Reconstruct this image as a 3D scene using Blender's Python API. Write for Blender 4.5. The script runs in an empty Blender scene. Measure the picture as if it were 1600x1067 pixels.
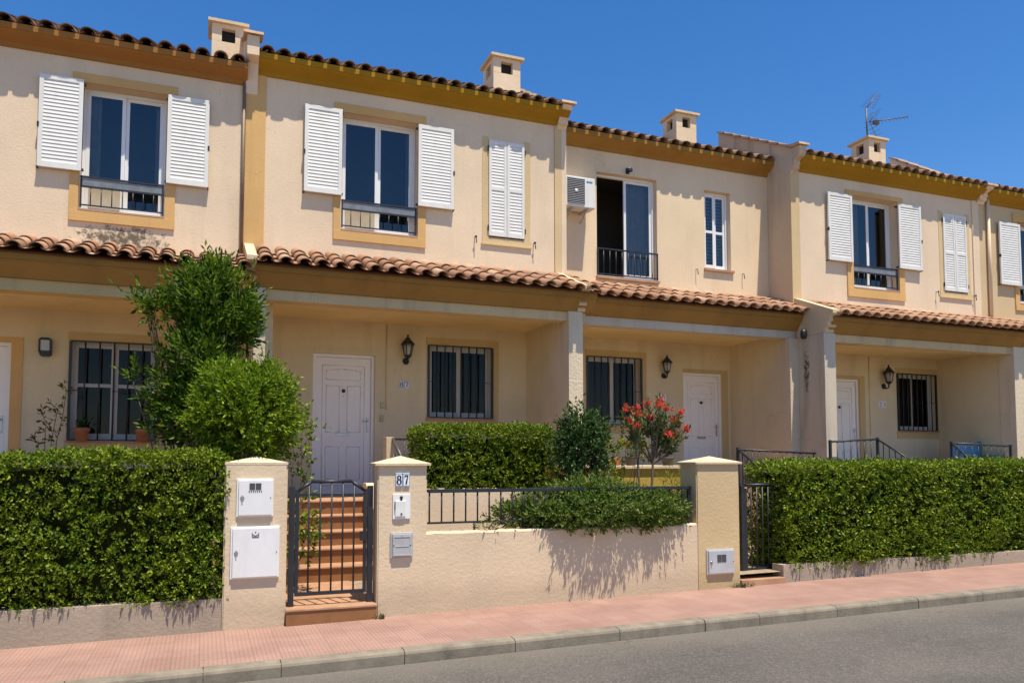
import bpy, bmesh, math, random
import numpy as np
from mathutils import Vector
random.seed(7); RNG = np.random.default_rng(11)
SC = bpy.context.scene
COL = SC.collection

# ------------------------------------------------------------------ camera
F = 1230.0; VPX = 3950.0; HY = 720.0; VV = 20500.0; EYE = 1.51      # pinhole calibration of the 1600x1067 photograph
PHI = math.atan(F/(VPX-800)); PIT = math.atan(F/VV); CX = 800.0; CY = HY-F*math.tan(PIT)
cam_d = bpy.data.cameras.new('camera'); cam = bpy.data.objects.new('camera', cam_d); COL.objects.link(cam)
cam.location = (0, 0, EYE); cam.rotation_euler = (math.pi/2+PIT, 0, -PHI)
cam_d.sensor_width = 36; cam_d.lens = F/1600*36; cam_d.shift_y = (CY-533.5)/1600
cam_d.clip_start = .1; cam_d.clip_end = 3000
SC.camera = cam

# ------------------------------------------------------------------ light
SUN = Vector((.085, -.315, 1.0)).normalized()                          # towards the sun
ELEV = math.asin(SUN.z); AZ = math.atan2(SUN.x, SUN.y)
W = bpy.data.worlds.new('World'); SC.world = W; W.use_nodes = True
nt = W.node_tree; bg = nt.nodes['Background']
sky = nt.nodes.new('ShaderNodeTexSky'); sky.sky_type = 'NISHITA'; sky.sun_disc = False
sky.sun_elevation = ELEV; sky.sun_rotation = AZ; sky.air_density = 1.0; sky.dust_density = .3; sky.ozone_density = 3.0
hs = nt.nodes.new('ShaderNodeHueSaturation'); hs.inputs['Saturation'].default_value = 1.33; hs.inputs['Hue'].default_value = .506
nt.links.new(sky.outputs[0], hs.inputs['Color']); nt.links.new(hs.outputs[0], bg.inputs['Color'])
bg.inputs['Strength'].default_value = .12
sl = bpy.data.lights.new('sun', 'SUN'); sl.energy = 5.0; sl.angle = math.radians(.53); sl.color = (1, .93, .775)
so = bpy.data.objects.new('sun', sl); COL.objects.link(so); so.location = (5, -10, 40)
so.rotation_euler = SUN.to_track_quat('Z', 'Y').to_euler()
SC.view_settings.view_transform = 'Standard'; SC.view_settings.look = 'None'
SC.view_settings.exposure = .45; SC.view_settings.gamma = 1
SC.render.engine = 'CYCLES'
SC.cycles.max_bounces = 8; SC.cycles.diffuse_bounces = 4; SC.cycles.transparent_max_bounces = 12

# ------------------------------------------------------------------ measuring: a photo pixel on the upright plane y = Y becomes world x, z
_fw = (math.sin(PHI)*math.cos(PIT), math.cos(PHI)*math.cos(PIT), math.sin(PIT))
_rt = (math.cos(PHI), -math.sin(PHI), 0)
_up = (-math.sin(PHI)*math.sin(PIT), -math.cos(PHI)*math.sin(PIT), math.cos(PIT))
def at(x, y, Y):
    a = (x-CX)/F; b = -(y-CY)/F
    r = [_fw[i]+a*_rt[i]+b*_up[i] for i in range(3)]
    t = Y/r[1]
    return r[0]*t, EYE+r[2]*t
def ax(x, y, Y): return at(x, y, Y)[0]
def az(x, y, Y): return at(x, y, Y)[1]
def rect(Y, *pts):                                                    # mean rectangle of TL, TR, BL, BR
    q = [at(x, y, Y) for x, y in pts]
    return ((q[0][0]+q[2][0])/2, (q[1][0]+q[3][0])/2, (q[2][1]+q[3][1])/2, (q[0][1]+q[1][1])/2)

# ------------------------------------------------------------------ materials
MATS = {}
def newmat(name):
    m = bpy.data.materials.new(name); m.use_nodes = True; MATS[name] = m
    n = m.node_tree.nodes; l = m.node_tree.links
    return m, n, l, n['Principled BSDF']
def N(n, t, **kw):
    o = n.new(t)
    for k, v in kw.items():
        if k.startswith('_'): setattr(o, k[1:], v)
        else: o.inputs[k].default_value = v
    return o
def noise(n, l, vec, scale, detail=4, rough=.55, stretch=None):
    if stretch:
        mp = n.new('ShaderNodeMapping'); mp.inputs['Scale'].default_value = stretch
        l.new(vec, mp.inputs['Vector']); vec = mp.outputs[0]
    t = n.new('ShaderNodeTexNoise'); t.inputs['Scale'].default_value = scale
    t.inputs['Detail'].default_value = detail; t.inputs['Roughness'].default_value = rough
    l.new(vec, t.inputs['Vector']); return t.outputs['Fac']
def ramp(n, l, fac, p0, p1, c0=(0, 0, 0, 1), c1=(1, 1, 1, 1)):
    r = n.new('ShaderNodeValToRGB'); e = r.color_ramp.elements
    e[0].position = p0; e[1].position = p1; e[0].color = c0; e[1].color = c1
    l.new(fac, r.inputs['Fac']); return r.outputs['Color']
def mix(n, l, fac, a, b, mode='MIX'):
    m = n.new('ShaderNodeMix'); m.data_type = 'RGBA'; m.blend_type = mode
    for sock, v in ((m.inputs[0], fac), (m.inputs[6], a), (m.inputs[7], b)):
        if hasattr(v, 'is_output') or isinstance(v, bpy.types.NodeSocket): l.new(v, sock)
        elif sock == m.inputs[0]: sock.default_value = v
        else: sock.default_value = (*v, 1) if len(v) == 3 else v
    return m.outputs[2]
def mathn(n, l, op, a, b=None):
    m = n.new('ShaderNodeMath'); m.operation = op
    for i, v in enumerate((a, b)):
        if v is None: continue
        if isinstance(v, bpy.types.NodeSocket): l.new(v, m.inputs[i])
        else: m.inputs[i].default_value = v
    return m.outputs[0]
def sc(c, k): return tuple(min(1, v*k) for v in c)

def stucco(name, col, rough=.92, bump=.5, scale=38, coarse=0, stain=.35, stain_col=None, mould=None, foot=None, axis='X'):
    m, n, l, p = newmat(name)
    g = n.new('ShaderNodeNewGeometry'); pos = g.outputs['Position']
    big = noise(n, l, pos, .9, 5); fine = noise(n, l, pos, 26, 4)
    c = mix(n, l, ramp(n, l, big, .32, .68), sc(col, .9), sc(col, 1.06))
    c = mix(n, l, mathn(n, l, 'MULTIPLY', ramp(n, l, fine, .35, .75), .22), c, sc(col, .74))
    streak = noise(n, l, pos, 1.0, 6, .6, (3.2, 3.2, .33))
    sm = mathn(n, l, 'MULTIPLY', ramp(n, l, streak, .52, .78), stain)
    c = mix(n, l, sm, c, stain_col or sc(col, .5))
    if foot is not None:                                              # splash dirt along the bottom of a wall
        sep = n.new('ShaderNodeSeparateXYZ'); l.new(pos, sep.inputs[0])
        z = mathn(n, l, 'SUBTRACT', sep.outputs['Z'], mathn(n, l, 'MULTIPLY', noise(n, l, pos, 5, 5), .25))
        fm = ramp(n, l, z, max(0, foot), foot+.22, (1, 1, 1, 1), (0, 0, 0, 1))
        c = mix(n, l, mathn(n, l, 'MULTIPLY', fm, .45), c, sc(col, .55))
    if mould:                                                         # a patch of mould (x, z, rx, rz)
        sep = n.new('ShaderNodeSeparateXYZ'); l.new(pos, sep.inputs[0])
        dx = mathn(n, l, 'DIVIDE', mathn(n, l, 'SUBTRACT', sep.outputs[axis], mould[0]), mould[2])
        dz = mathn(n, l, 'DIVIDE', mathn(n, l, 'SUBTRACT', sep.outputs['Z'], mould[1]), mould[3])
        d = mathn(n, l, 'ADD', mathn(n, l, 'MULTIPLY', dx, dx), mathn(n, l, 'MULTIPLY', dz, dz))
        fall = mathn(n, l, 'SUBTRACT', 1.0, d)
        nz = noise(n, l, pos, 16, 8, .72)
        mm = ramp(n, l, mathn(n, l, 'ADD', nz, mathn(n, l, 'MULTIPLY', fall, .26)), .62, .76)
        mm = mathn(n, l, 'MULTIPLY', mm, ramp(n, l, fall, 0.0, .25))
        c = mix(n, l, mathn(n, l, 'MULTIPLY', mm, .85), c, (.05, .045, .03))
    ck = n.new('ShaderNodeTexVoronoi'); ck.feature = 'DISTANCE_TO_EDGE'; ck.inputs['Scale'].default_value = .8
    wn = n.new('ShaderNodeTexNoise'); wn.inputs['Scale'].default_value = 2.2; wn.inputs['Detail'].default_value = 6; l.new(pos, wn.inputs['Vector'])
    wv = n.new('ShaderNodeVectorMath'); wv.operation = 'ADD'; l.new(pos, wv.inputs[0]); l.new(wn.outputs['Color'], wv.inputs[1]); l.new(wv.outputs[0], ck.inputs['Vector'])
    crk = mathn(n, l, 'MULTIPLY', ramp(n, l, ck.outputs['Distance'], .001, .005, (1, 1, 1, 1), (0, 0, 0, 1)), ramp(n, l, noise(n, l, pos, .8, 2), .56, .66))
    c = mix(n, l, mathn(n, l, 'MULTIPLY', crk, .45), c, sc(col, .45))
    l.new(c, p.inputs['Base Color']); p.inputs['Roughness'].default_value = rough
    p.inputs['Specular IOR Level'].default_value = .2
    h = noise(n, l, pos, scale, 6, .6)
    if coarse:
        h2 = noise(n, l, pos, 15, 3, .5, (1.0, 1.0, 1.7))
        v = n.new('ShaderNodeTexVoronoi'); v.feature = 'SMOOTH_F1'; v.inputs['Scale'].default_value = 30
        l.new(pos, v.inputs['Vector'])
        h = mathn(n, l, 'ADD', h, mathn(n, l, 'ADD', mathn(n, l, 'MULTIPLY', h2, coarse*1.6), mathn(n, l, 'MULTIPLY', v.outputs['Distance'], coarse*.7)))
    b = n.new('ShaderNodeBump'); b.inputs['Strength'].default_value = bump; b.inputs['Distance'].default_value = .012
    l.new(h, b.inputs['Height']); l.new(b.outputs[0], p.inputs['Normal'])
    return m

def plain(name, col, rough=.5, metal=0, var=.12, scale=9, bump=0, spec=.5, dirt=None):
    m, n, l, p = newmat(name)
    g = n.new('ShaderNodeNewGeometry'); pos = g.outputs['Position']
    f = noise(n, l, pos, scale, 5)
    c = mix(n, l, ramp(n, l, f, .3, .7), sc(col, 1-var), sc(col, 1+var))
    if dirt:
        f2 = noise(n, l, pos, 3, 6, .65, (2, 2, .6))
        c = mix(n, l, mathn(n, l, 'MULTIPLY', ramp(n, l, f2, .5, .75), dirt[1]), c, dirt[0])
    l.new(c, p.inputs['Base Color']); p.inputs['Roughness'].default_value = rough
    p.inputs['Metallic'].default_value = metal; p.inputs['Specular IOR Level'].default_value = spec
    if bump:
        b = n.new('ShaderNodeBump'); b.inputs['Strength'].default_value = bump; b.inputs['Distance'].default_value = .006
        l.new(noise(n, l, pos, scale*6, 5), b.inputs['Height']); l.new(b.outputs[0], p.inputs['Normal'])
    return m

def islands(name, stops, rough=.8, bump=.3, patch=None, transl=0, spec=.4, growth=None):
    m, n, l, p = newmat(name)
    g = n.new('ShaderNodeNewGeometry'); pos = g.outputs['Position']
    r = n.new('ShaderNodeValToRGB'); cr = r.color_ramp
    while len(cr.elements) < len(stops): cr.elements.new(.5)
    for e, (q, c) in zip(cr.elements, stops): e.position = q; e.color = (*c, 1)
    l.new(g.outputs['Random Per Island'], r.inputs['Fac']); c = r.outputs['Color']
    if patch:
        c = mix(n, l, mathn(n, l, 'MULTIPLY', ramp(n, l, noise(n, l, pos, patch[1], 6, .65), .5, .72), patch[2]), c, patch[0])
    if growth: c = mix(n, l, mathn(n, l, 'MULTIPLY', ramp(n, l, noise(n, l, pos, 2.3, 4), .45, .68), growth[1]), c, growth[0])
    l.new(c, p.inputs['Base Color']); p.inputs['Roughness'].default_value = rough
    p.inputs['Specular IOR Level'].default_value = spec
    if bump:
        b = n.new('ShaderNodeBump'); b.inputs['Strength'].default_value = bump; b.inputs['Distance'].default_value = .005
        l.new(noise(n, l, pos, 70, 5), b.inputs['Height']); l.new(b.outputs[0], p.inputs['Normal'])
    if transl:
        t = n.new('ShaderNodeBsdfTranslucent'); l.new(mix(n, l, 1.0, c, (1.0, 1.0, .3), 'MULTIPLY'), t.inputs['Color'])
        s = n.new('ShaderNodeMixShader'); s.inputs[0].default_value = transl
        l.new(p.outputs[0], s.inputs[1]); l.new(t.outputs[0], s.inputs[2])
        l.new(s.outputs[0], n['Material Output'].inputs['Surface'])
    return m

CREAM = (.775, .60, .42)
YUw = 11.34
M_wall1 = stucco('stucco_cream_stained', CREAM, mould=(ax(190, 372, YUw), az(185, 374, YUw), .75, .24), bump=.3, stain=.28)
M_wall = stucco('stucco_cream', CREAM, bump=.3, stain=.42, stain_col=(.56, .43, .28))
M_wall3 = stucco('stucco_cream_yellow', (.78, .60, .40), bump=.3, stain=.25)
M_wall5 = stucco('stucco_sand', (.62, .46, .27), bump=.3, stain=.25)
M_porch = stucco('stucco_porch', (.70, .585, .385), stain=.35, bump=.25)
M_ceil = stucco('porch_ceiling_paint', (.86, .66, .33), stain=.25, bump=.15)
M_strip = stucco('pale_ochre_strip', (.66, .48, .26), stain=.3, bump=.3)
M_ochre_s = stucco('soft_ochre_panel', (.58, .42, .20), stain=.3, bump=.3)
M_side = stucco('stucco_weathered', (.60, .475, .335), stain=.8, stain_col=(.24, .19, .14))
M_drip = stucco('stucco_drip_stained', (.60, .50, .385), stain=.8, stain_col=(.24, .20, .16), mould=(11.04, 3.1, .09, .55), axis='Y')
M_pillar = stucco('stucco_porch_pillar', (.68, .555, .40), stain=.4, coarse=.6, bump=.5)
M_fence = stucco('stucco_rough_beige', (.68, .525, .355), coarse=.45, bump=.27, stain=.16, foot=.02)
M_fencey = stucco('stucco_rough_golden', (.60, .44, .24), coarse=.4, bump=.27, stain=.6, stain_col=(.38, .24, .09), foot=.02)
M_plinth = stucco('stucco_grey_plinth', (.46, .365, .275), coarse=.3, bump=.4, stain=.6, foot=.05)
M_ochre = stucco('ochre_trim', (.66, .40, .16), bump=.25, stain=.2)
M_ochre_d = stucco('ochre_cornice', (.37, .198, .016), bump=.2, stain=.3)
M_rust = stucco('rust_cornice', (.34, .155, .042), bump=.2, stain=.3)
M_umber = stucco('umber_cornice', (.35, .18, .04), bump=.2, stain=.4)
M_brown = stucco('brown_porch_cornice', (.33, .18, .05), bump=.2, stain=.45)
M_beam = stucco('beam_paint', (.60, .52, .42), bump=.4, stain=.6, stain_col=(.30, .25, .20))
M_beam2 = stucco('beam_flaking', (.64, .48, .27), bump=.4, stain=.8, stain_col=(.30, .25, .19))
M_cap = stucco('pillar_cap', (.64, .50, .33), bump=.5, stain=.4)
M_white = plain('white_paint', (.73, .705, .66), .55, var=.04, dirt=((.48, .43, .36), .32))
M_frame = plain('white_window_frame', (.78, .77, .76), .35, var=.02)
M_lowframe = plain('shaded_window_frame', (.46, .445, .42), .45, var=.05)  # white frame with the porch shade put into its colour
M_door = plain('white_door', (.86, .81, .75), .4, var=.02)
M_meter = plain('white_cabinet', (.78, .76, .74), .4, var=.03, dirt=((.45, .38, .30), .25))
M_grey = plain('grey_cabinet', (.42, .41, .40), .5, var=.08)
M_silver = plain('silver_cabinet', (.55, .56, .58), .38, metal=.35, var=.06, dirt=((.3, .27, .24), .3))
M_iron = plain('black_iron', (.018, .02, .026), .45, var=.3)
M_rail = plain('grey_rail', (.22, .22, .22), .35, metal=.2, var=.2)
M_dark = plain('dark_mark', (.06, .06, .065), .6)
M_steel = plain('steel', (.5, .48, .45), .35, metal=.9)
M_brass = plain('brass', (.35, .27, .16), .4, metal=.8)
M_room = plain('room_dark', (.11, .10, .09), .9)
M_flue_shade = plain('flue_shade', (.02, .018, .016), .95)  # near-black colour that paints the shade inside the chimney openings
M_aer = plain('weathered_aerial_metal', (.10, .09, .085), .5, metal=.4)
M_curtain = plain('curtain', (.55, .52, .48), .9, var=.1)
M_infill = plain('cream_infill', (.46, .39, .29), .8, var=.1)
M_clay = plain('terracotta_pot', (.36, .15, .075), .8, var=.2, bump=.3)
M_blue = plain('blue_paint', (.10, .30, .50), .45, var=.15)
M_teal = plain('teal_paint', (.03, .20, .24), .45)
M_bark = plain('bark', (.16, .11, .07), .9, var=.35, scale=30, bump=.6)
M_core_shade = plain('hedge_core_shade', (.020, .024, .006), 1.0, var=.4, scale=20, spec=0)  # dark green of the hedge core: inner shade painted as colour
M_soil = plain('soil', (.30, .225, .15), .95, var=.3, scale=12, bump=.6)
M_pipe = plain('brown_downpipe', (.20, .13, .085), .5)
M_lampglass = plain('lamp_glass', (.42, .42, .38), .15, spec=.6)
M_tileplate = plain('glazed_number_tile', (.80, .80, .82), .2, var=.02)
M_bluelogo = plain('blue_print', (.05, .20, .45), .5)
M_yellow = stucco('yellow_planter', (.46, .31, .06), bump=.4, stain=.3)
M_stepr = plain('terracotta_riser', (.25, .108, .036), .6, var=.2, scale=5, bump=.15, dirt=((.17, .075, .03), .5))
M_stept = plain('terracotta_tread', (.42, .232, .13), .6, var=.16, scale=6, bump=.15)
M_tile = islands('clay_roof_tile', [(0, (.27, .135, .07)), (.35, (.43, .225, .125)), (.7, (.36, .19, .11)), (1, (.54, .34, .21))], .85, .5, ((.20, .15, .10), 9, .55))
M_tile_up = islands('shaded_roof_tile', [(0, (.15, .085, .05)), (.5, (.27, .155, .09)), (1, (.38, .24, .15))], .9, .5, ((.08, .06, .04), 9, .6))  # upper tiles darkened: the shade on their eave fronts is in the colour
M_coping = plain('coping_tile', (.50, .34, .22), .85, var=.2, scale=7, bump=.4, dirt=((.22, .17, .12), .5))
L_hedge = islands('hedge_leaf', [(0, (.035, .075, .004)), (.4, (.09, .16, .008)), (.75, (.18, .25, .014)), (1, (.34, .38, .04))], .5, 0, transl=.28, spec=.22, growth=((.24, .27, .015), .38))
L_hedge2 = islands('hedge_leaf_bright', [(0, (.03, .065, .003)), (.4, (.09, .16, .006)), (.75, (.15, .215, .012)), (1, (.30, .34, .035))], .5, 0, transl=.28, spec=.22, growth=((.24, .27, .015), .38))
L_olean = islands('tall_shrub_leaf', [(0, (.02, .055, .004)), (.5, (.06, .125, .008)), (1, (.20, .27, .025))], .5, 0, transl=.3, spec=.22)
L_round = islands('round_shrub_leaf', [(0, (.05, .11, .004)), (.5, (.13, .215, .008)), (1, (.29, .36, .025))], .5, 0, transl=.32, spec=.22)
L_dark = islands('dark_shrub_leaf', [(0, (.02, .05, .012)), (.6, (.045, .09, .02)), (1, (.10, .155, .04))], .5, 0, transl=.2, spec=.22)
L_grey = islands('spreading_shrub_leaf', [(0, (.05, .09, .012)), (.6, (.10, .155, .022)), (1, (.19, .235, .05))], .5, 0, transl=.22, spec=.22)
L_yel = islands('yellow_green_leaf', [(0, (.12, .17, .015)), (.5, (.24, .27, .02)), (1, (.40, .32, .02))], .5, 0, transl=.35, spec=.22)
L_mixed = islands('flowering_leaf', [(0, (.05, .085, .025)), (.6, (.11, .15, .05)), (1, (.22, .24, .12))], .5, 0, transl=.25, spec=.22)
L_dry = islands('dry_leaf', [(0, (.06, .075, .02)), (1, (.14, .12, .04))], .5, 0, transl=.25, spec=.22)
L_red = islands('red_petal', [(0, (.50, .03, .03)), (.6, (.68, .06, .05)), (1, (.75, .13, .07))], .5, 0, transl=.3, spec=.22)

def glass_mat(name, ior, tint):
    m, n, l, p = newmat(name)
    n.remove(p)
    tr = n.new('ShaderNodeBsdfTransparent'); tr.inputs[0].default_value = (*tint, 1)
    gl = n.new('ShaderNodeBsdfGlossy'); gl.inputs['Roughness'].default_value = .012
    fr = n.new('ShaderNodeFresnel'); fr.inputs['IOR'].default_value = ior
    g = n.new('ShaderNodeNewGeometry')
    b = n.new('ShaderNodeBump'); b.inputs['Strength'].default_value = .03; b.inputs['Distance'].default_value = .02
    l.new(noise(n, l, g.outputs['Position'], 1.6, 1), b.inputs['Height'])
    l.new(b.outputs[0], gl.inputs['Normal'])
    s = n.new('ShaderNodeMixShader'); l.new(fr.outputs[0], s.inputs[0])
    l.new(tr.outputs[0], s.inputs[1]); l.new(gl.outputs[0], s.inputs[2])
    l.new(s.outputs[0], n['Material Output'].inputs['Surface'])
    return m
M_glass = glass_mat('window_glass', 1.9, (.50, .53, .56)); M_glass_low = glass_mat('dimmed_window_glass', 1.33, (.42, .44, .45))  # ground floor copy: dark reflections replaced by weaker gloss and darker tint

def pavement_mat():
    m, n, l, p = newmat('pink_paving')
    g = n.new('ShaderNodeNewGeometry'); pos = g.outputs['Position']
    br = n.new('ShaderNodeTexBrick'); l.new(pos, br.inputs['Vector'])
    br.offset = 0; br.inputs['Scale'].default_value = 1
    br.inputs['Brick Width'].default_value = .2; br.inputs['Row Height'].default_value = .2
    br.inputs['Mortar Size'].default_value = .006; br.inputs['Mortar Smooth'].default_value = .3
    A = (.375, .215, .165); B = (.325, .18, .138)
    br.inputs['Color1'].default_value = (*A, 1); br.inputs['Color2'].default_value = (*B, 1); br.inputs['Mortar'].default_value = (.29, .17, .132, 1)
    sep = n.new('ShaderNodeSeparateXYZ'); l.new(pos, sep.inputs[0])
    # ribs: alternate tiles are turned a quarter
    wob = mathn(n, l, 'MULTIPLY', noise(n, l, pos, 2.0, 2), .01)
    fx = mathn(n, l, 'FRACT', mathn(n, l, 'DIVIDE', mathn(n, l, 'ADD', sep.outputs['X'], wob), .0333))
    ribx = ramp(n, l, mathn(n, l, 'ABSOLUTE', mathn(n, l, 'SUBTRACT', fx, .5)), .30, .44)
    c = br.outputs['Color']
    c = mix(n, l, mathn(n, l, 'MULTIPLY', ribx, .26), c, (.20, .12, .095))
    c = mix(n, l, ramp(n, l, noise(n, l, pos, 1.3, 6, .62), .35, .7), mix(n, l, .26, c, (.15, .105, .085)), mix(n, l, .22, c, (.52, .36, .30)))
    c = mix(n, l, mathn(n, l, 'MULTIPLY', ramp(n, l, noise(n, l, pos, 45, 3), .55, .75), .35), c, (.42, .27, .22))
    l.new(c, p.inputs['Base Color']); p.inputs['Roughness'].default_value = .9; p.inputs['Specular IOR Level'].default_value = .2
    h = mathn(n, l, 'SUBTRACT', noise(n, l, pos, 60, 4), mathn(n, l, 'MULTIPLY', ribx, 1.2))
    b = n.new('ShaderNodeBump'); b.inputs['Strength'].default_value = .5; b.inputs['Distance'].default_value = .005
    l.new(h, b.inputs['Height']); l.new(b.outputs[0], p.inputs['Normal'])
    return m
M_pave = pavement_mat()

def asphalt_mat():
    m, n, l, p = newmat('asphalt')
    g = n.new('ShaderNodeNewGeometry'); pos = g.outputs['Position']
    agg = n.new('ShaderNodeTexVoronoi'); agg.inputs['Scale'].default_value = 70; l.new(pos, agg.inputs['Vector'])
    c = mix(n, l, ramp(n, l, noise(n, l, pos, .7, 6, .6), .35, .68), (.078, .068, .058), (.112, .096, .080))
    sp = n.new('ShaderNodeSeparateColor'); l.new(agg.outputs['Color'], sp.inputs[0])
    c = mix(n, l, mathn(n, l, 'MULTIPLY', ramp(n, l, sp.outputs[0], .45, .95), .36), c, (.22, .19, .16))
    c = mix(n, l, mathn(n, l, 'MULTIPLY', ramp(n, l, sp.outputs[1], .6, 1), .3), c, (.03, .028, .027))
    pt = noise(n, l, pos, .55, 3, .5, (.5, 1.5, 1))
    c = mix(n, l, mathn(n, l, 'MULTIPLY', ramp(n, l, pt, .56, .62), .28), c, (.045, .042, .04))
    sepr = n.new('ShaderNodeSeparateXYZ'); l.new(pos, sepr.inputs[0])
    yy = mathn(n, l, 'ADD', sepr.outputs['Y'], mathn(n, l, 'MULTIPLY', noise(n, l, pos, 2.2, 5), .5))
    dust = ramp(n, l, mathn(n, l, 'SUBTRACT', yy, 5.85), .05, .62)
    c = mix(n, l, mathn(n, l, 'MULTIPLY', dust, .42), c, (.20, .165, .125))
    ck = n.new('ShaderNodeTexVoronoi'); ck.feature = 'DISTANCE_TO_EDGE'; ck.inputs['Scale'].default_value = .55
    wv = n.new('ShaderNodeVectorMath'); wv.operation = 'ADD'; l.new(pos, wv.inputs[0])
    wn = n.new('ShaderNodeTexNoise'); wn.inputs['Scale'].default_value = 1.7; wn.inputs['Detail'].default_value = 5; l.new(pos, wn.inputs['Vector']); l.new(wn.outputs['Color'], wv.inputs[1]); l.new(wv.outputs[0], ck.inputs['Vector'])
    crk = ramp(n, l, ck.outputs['Distance'], .002, .007, (1, 1, 1, 1), (0, 0, 0, 1))
    crk = mathn(n, l, 'MULTIPLY', crk, ramp(n, l, noise(n, l, pos, .5, 2), .5, .62))
    c = mix(n, l, mathn(n, l, 'MULTIPLY', crk, .6), c, (.028, .025, .023))
    l.new(c, p.inputs['Base Color']); p.inputs['Roughness'].default_value = .88
    b = n.new('ShaderNodeBump'); b.inputs['Strength'].default_value = .6; b.inputs['Distance'].default_value = .006
    l.new(mathn(n, l, 'ADD', agg.outputs['Distance'], noise(n, l, pos, 20, 4)), b.inputs['Height']); l.new(b.outputs[0], p.inputs['Normal'])
    return m
M_road = asphalt_mat()
M_kerb = plain('kerb_concrete', (.235, .195, .145), .9, var=.22, scale=5, bump=.5, dirt=((.10, .088, .072), .6), spec=.2)

# ------------------------------------------------------------------ mesh collecting
class MB:
    def __init__(s): s.v = []; s.f = []; s.mi = []; s.sm = []; s.cur = 0
    def face(s, idx, smooth=False): s.f.append(tuple(idx)); s.mi.append(s.cur); s.sm.append(smooth)
    def add(s, vs, fs, smooth=False):
        o = len(s.v); s.v += [tuple(q) for q in vs]
        for f in fs: s.face([o+i for i in f], smooth)
    def box(s, x0, x1, y0, y1, z0, z1, b=0.0):
        if b > 0:
            bm = bmesh.new(); bmesh.ops.create_cube(bm, size=1)
            for q in bm.verts:
                q.co = (x0+(q.co.x+.5)*(x1-x0), y0+(q.co.y+.5)*(y1-y0), z0+(q.co.z+.5)*(z1-z0))
            bmesh.ops.bevel(bm, geom=list(bm.edges), offset=b, segments=2, affect='EDGES', profile=.6)
            s.bm(bm); return
        s.add([(x0, y0, z0), (x1, y0, z0), (x1, y1, z0), (x0, y1, z0), (x0, y0, z1), (x1, y0, z1), (x1, y1, z1), (x0, y1, z1)],
              [(0, 3, 2, 1), (4, 5, 6, 7), (0, 1, 5, 4), (1, 2, 6, 5), (2, 3, 7, 6), (3, 0, 4, 7)])
    def bm(s, bm, smooth=False):
        bm.verts.index_update()
        s.add([tuple(q.co) for q in bm.verts], [[q.index for q in f.verts] for f in bm.faces], smooth); bm.free()
    def prism_x(s, prof, x0, x1):                                     # closed (y, z) profile swept along x
        n = len(prof); vs = [(x0, y, z) for y, z in prof]+[(x1, y, z) for y, z in prof]
        fs = [(i, (i+1) % n, n+(i+1) % n, n+i) for i in range(n)]+[tuple(range(n))[::-1], tuple(range(n, 2*n))]
        s.add(vs, fs)
    def prism_y(s, prof, y0, y1):                                     # closed (x, z) profile swept along y
        n = len(prof); vs = [(x, y0, z) for x, z in prof]+[(x, y1, z) for x, z in prof]
        fs = [(i, (i+1) % n, n+(i+1) % n, n+i) for i in range(n)]+[tuple(range(n))[::-1], tuple(range(n, 2*n))]
        s.add(vs, fs)
    def tube(s, pts, r, seg=8, cap=True):
        pts = [Vector(p) for p in pts]; n = len(pts)
        rs = r if isinstance(r, (list, tuple)) else [r]*n
        o = len(s.v); ref = None
        for i, p in enumerate(pts):
            d = (pts[min(i+1, n-1)]-pts[max(i-1, 0)]).normalized()
            if ref is None: ref = Vector((0, 0, 1)) if abs(d.z) < .9 else Vector((1, 0, 0))
            a = d.cross(ref).normalized(); b = a.cross(d).normalized(); ref = b
            for k in range(seg):
                t = 2*math.pi*k/seg; s.v.append(tuple(p+a*math.cos(t)*rs[i]+b*math.sin(t)*rs[i]))
        for i in range(n-1):
            for k in range(seg):
                k2 = (k+1) % seg
                s.face([o+i*seg+k, o+i*seg+k2, o+(i+1)*seg+k2, o+(i+1)*seg+k], True)
        if cap:
            s.face([o+k for k in range(seg)]); s.face([o+(n-1)*seg+k for k in reversed(range(seg))])
    def lathe(s, c, prof, seg=16, axis='z'):                          # (r, h) profile round a vertical axis through c
        o = len(s.v); n = len(prof)
        for r, h in prof:
            for k in range(seg):
                t = 2*math.pi*k/seg
                if axis == 'z': s.v.append((c[0]+r*math.cos(t), c[1]+r*math.sin(t), c[2]+h))
                else: s.v.append((c[0]+r*math.cos(t), c[1]+h, c[2]+r*math.sin(t)))
        for i in range(n-1):
            for k in range(seg):
                k2 = (k+1) % seg
                s.face([o+i*seg+k, o+i*seg+k2, o+(i+1)*seg+k2, o+(i+1)*seg+k], True)
        s.face([o+k for k in range(seg)]); s.face([o+(n-1)*seg+k for k in reversed(range(seg))])
    def build(s, name, mats, parent=None, fixn=True):
        me = bpy.data.meshes.new(name)
        base = Vector(parent['base']) if parent is not None else Vector((0, 0, 0))
        me.from_pydata([(x-base.x, y-base.y, z-base.z) for x, y, z in s.v], [], s.f)
        for m in (mats if isinstance(mats, (list, tuple)) else [mats]): me.materials.append(m)
        me.polygons.foreach_set('material_index', s.mi); me.polygons.foreach_set('use_smooth', s.sm)
        if fixn:
            bm = bmesh.new(); bm.from_mesh(me); bmesh.ops.recalc_face_normals(bm, faces=bm.faces); bm.to_mesh(me); bm.free()
        me.update()
        o = bpy.data.objects.new(name, me); COL.objects.link(o)
        if parent is not None:
            o.parent = parent; o['base'] = tuple(base)
        return o
def tag(o, label=None, cat=None, group=None, kind=None):
    if label: o['label'] = label
    if cat: o['category'] = cat
    if group: o['group'] = group
    if kind: o['kind'] = kind
    return o
def thing(name, label, cat, loc, group=None):
    o = bpy.data.objects.new(name, None); COL.objects.link(o); o.location = loc; o['base'] = tuple(loc)
    o.empty_display_size = .2
    return tag(o, label, cat, group)

def gz(x): return -.02+.0125*x                                         # street level: it climbs gently to the right

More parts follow.
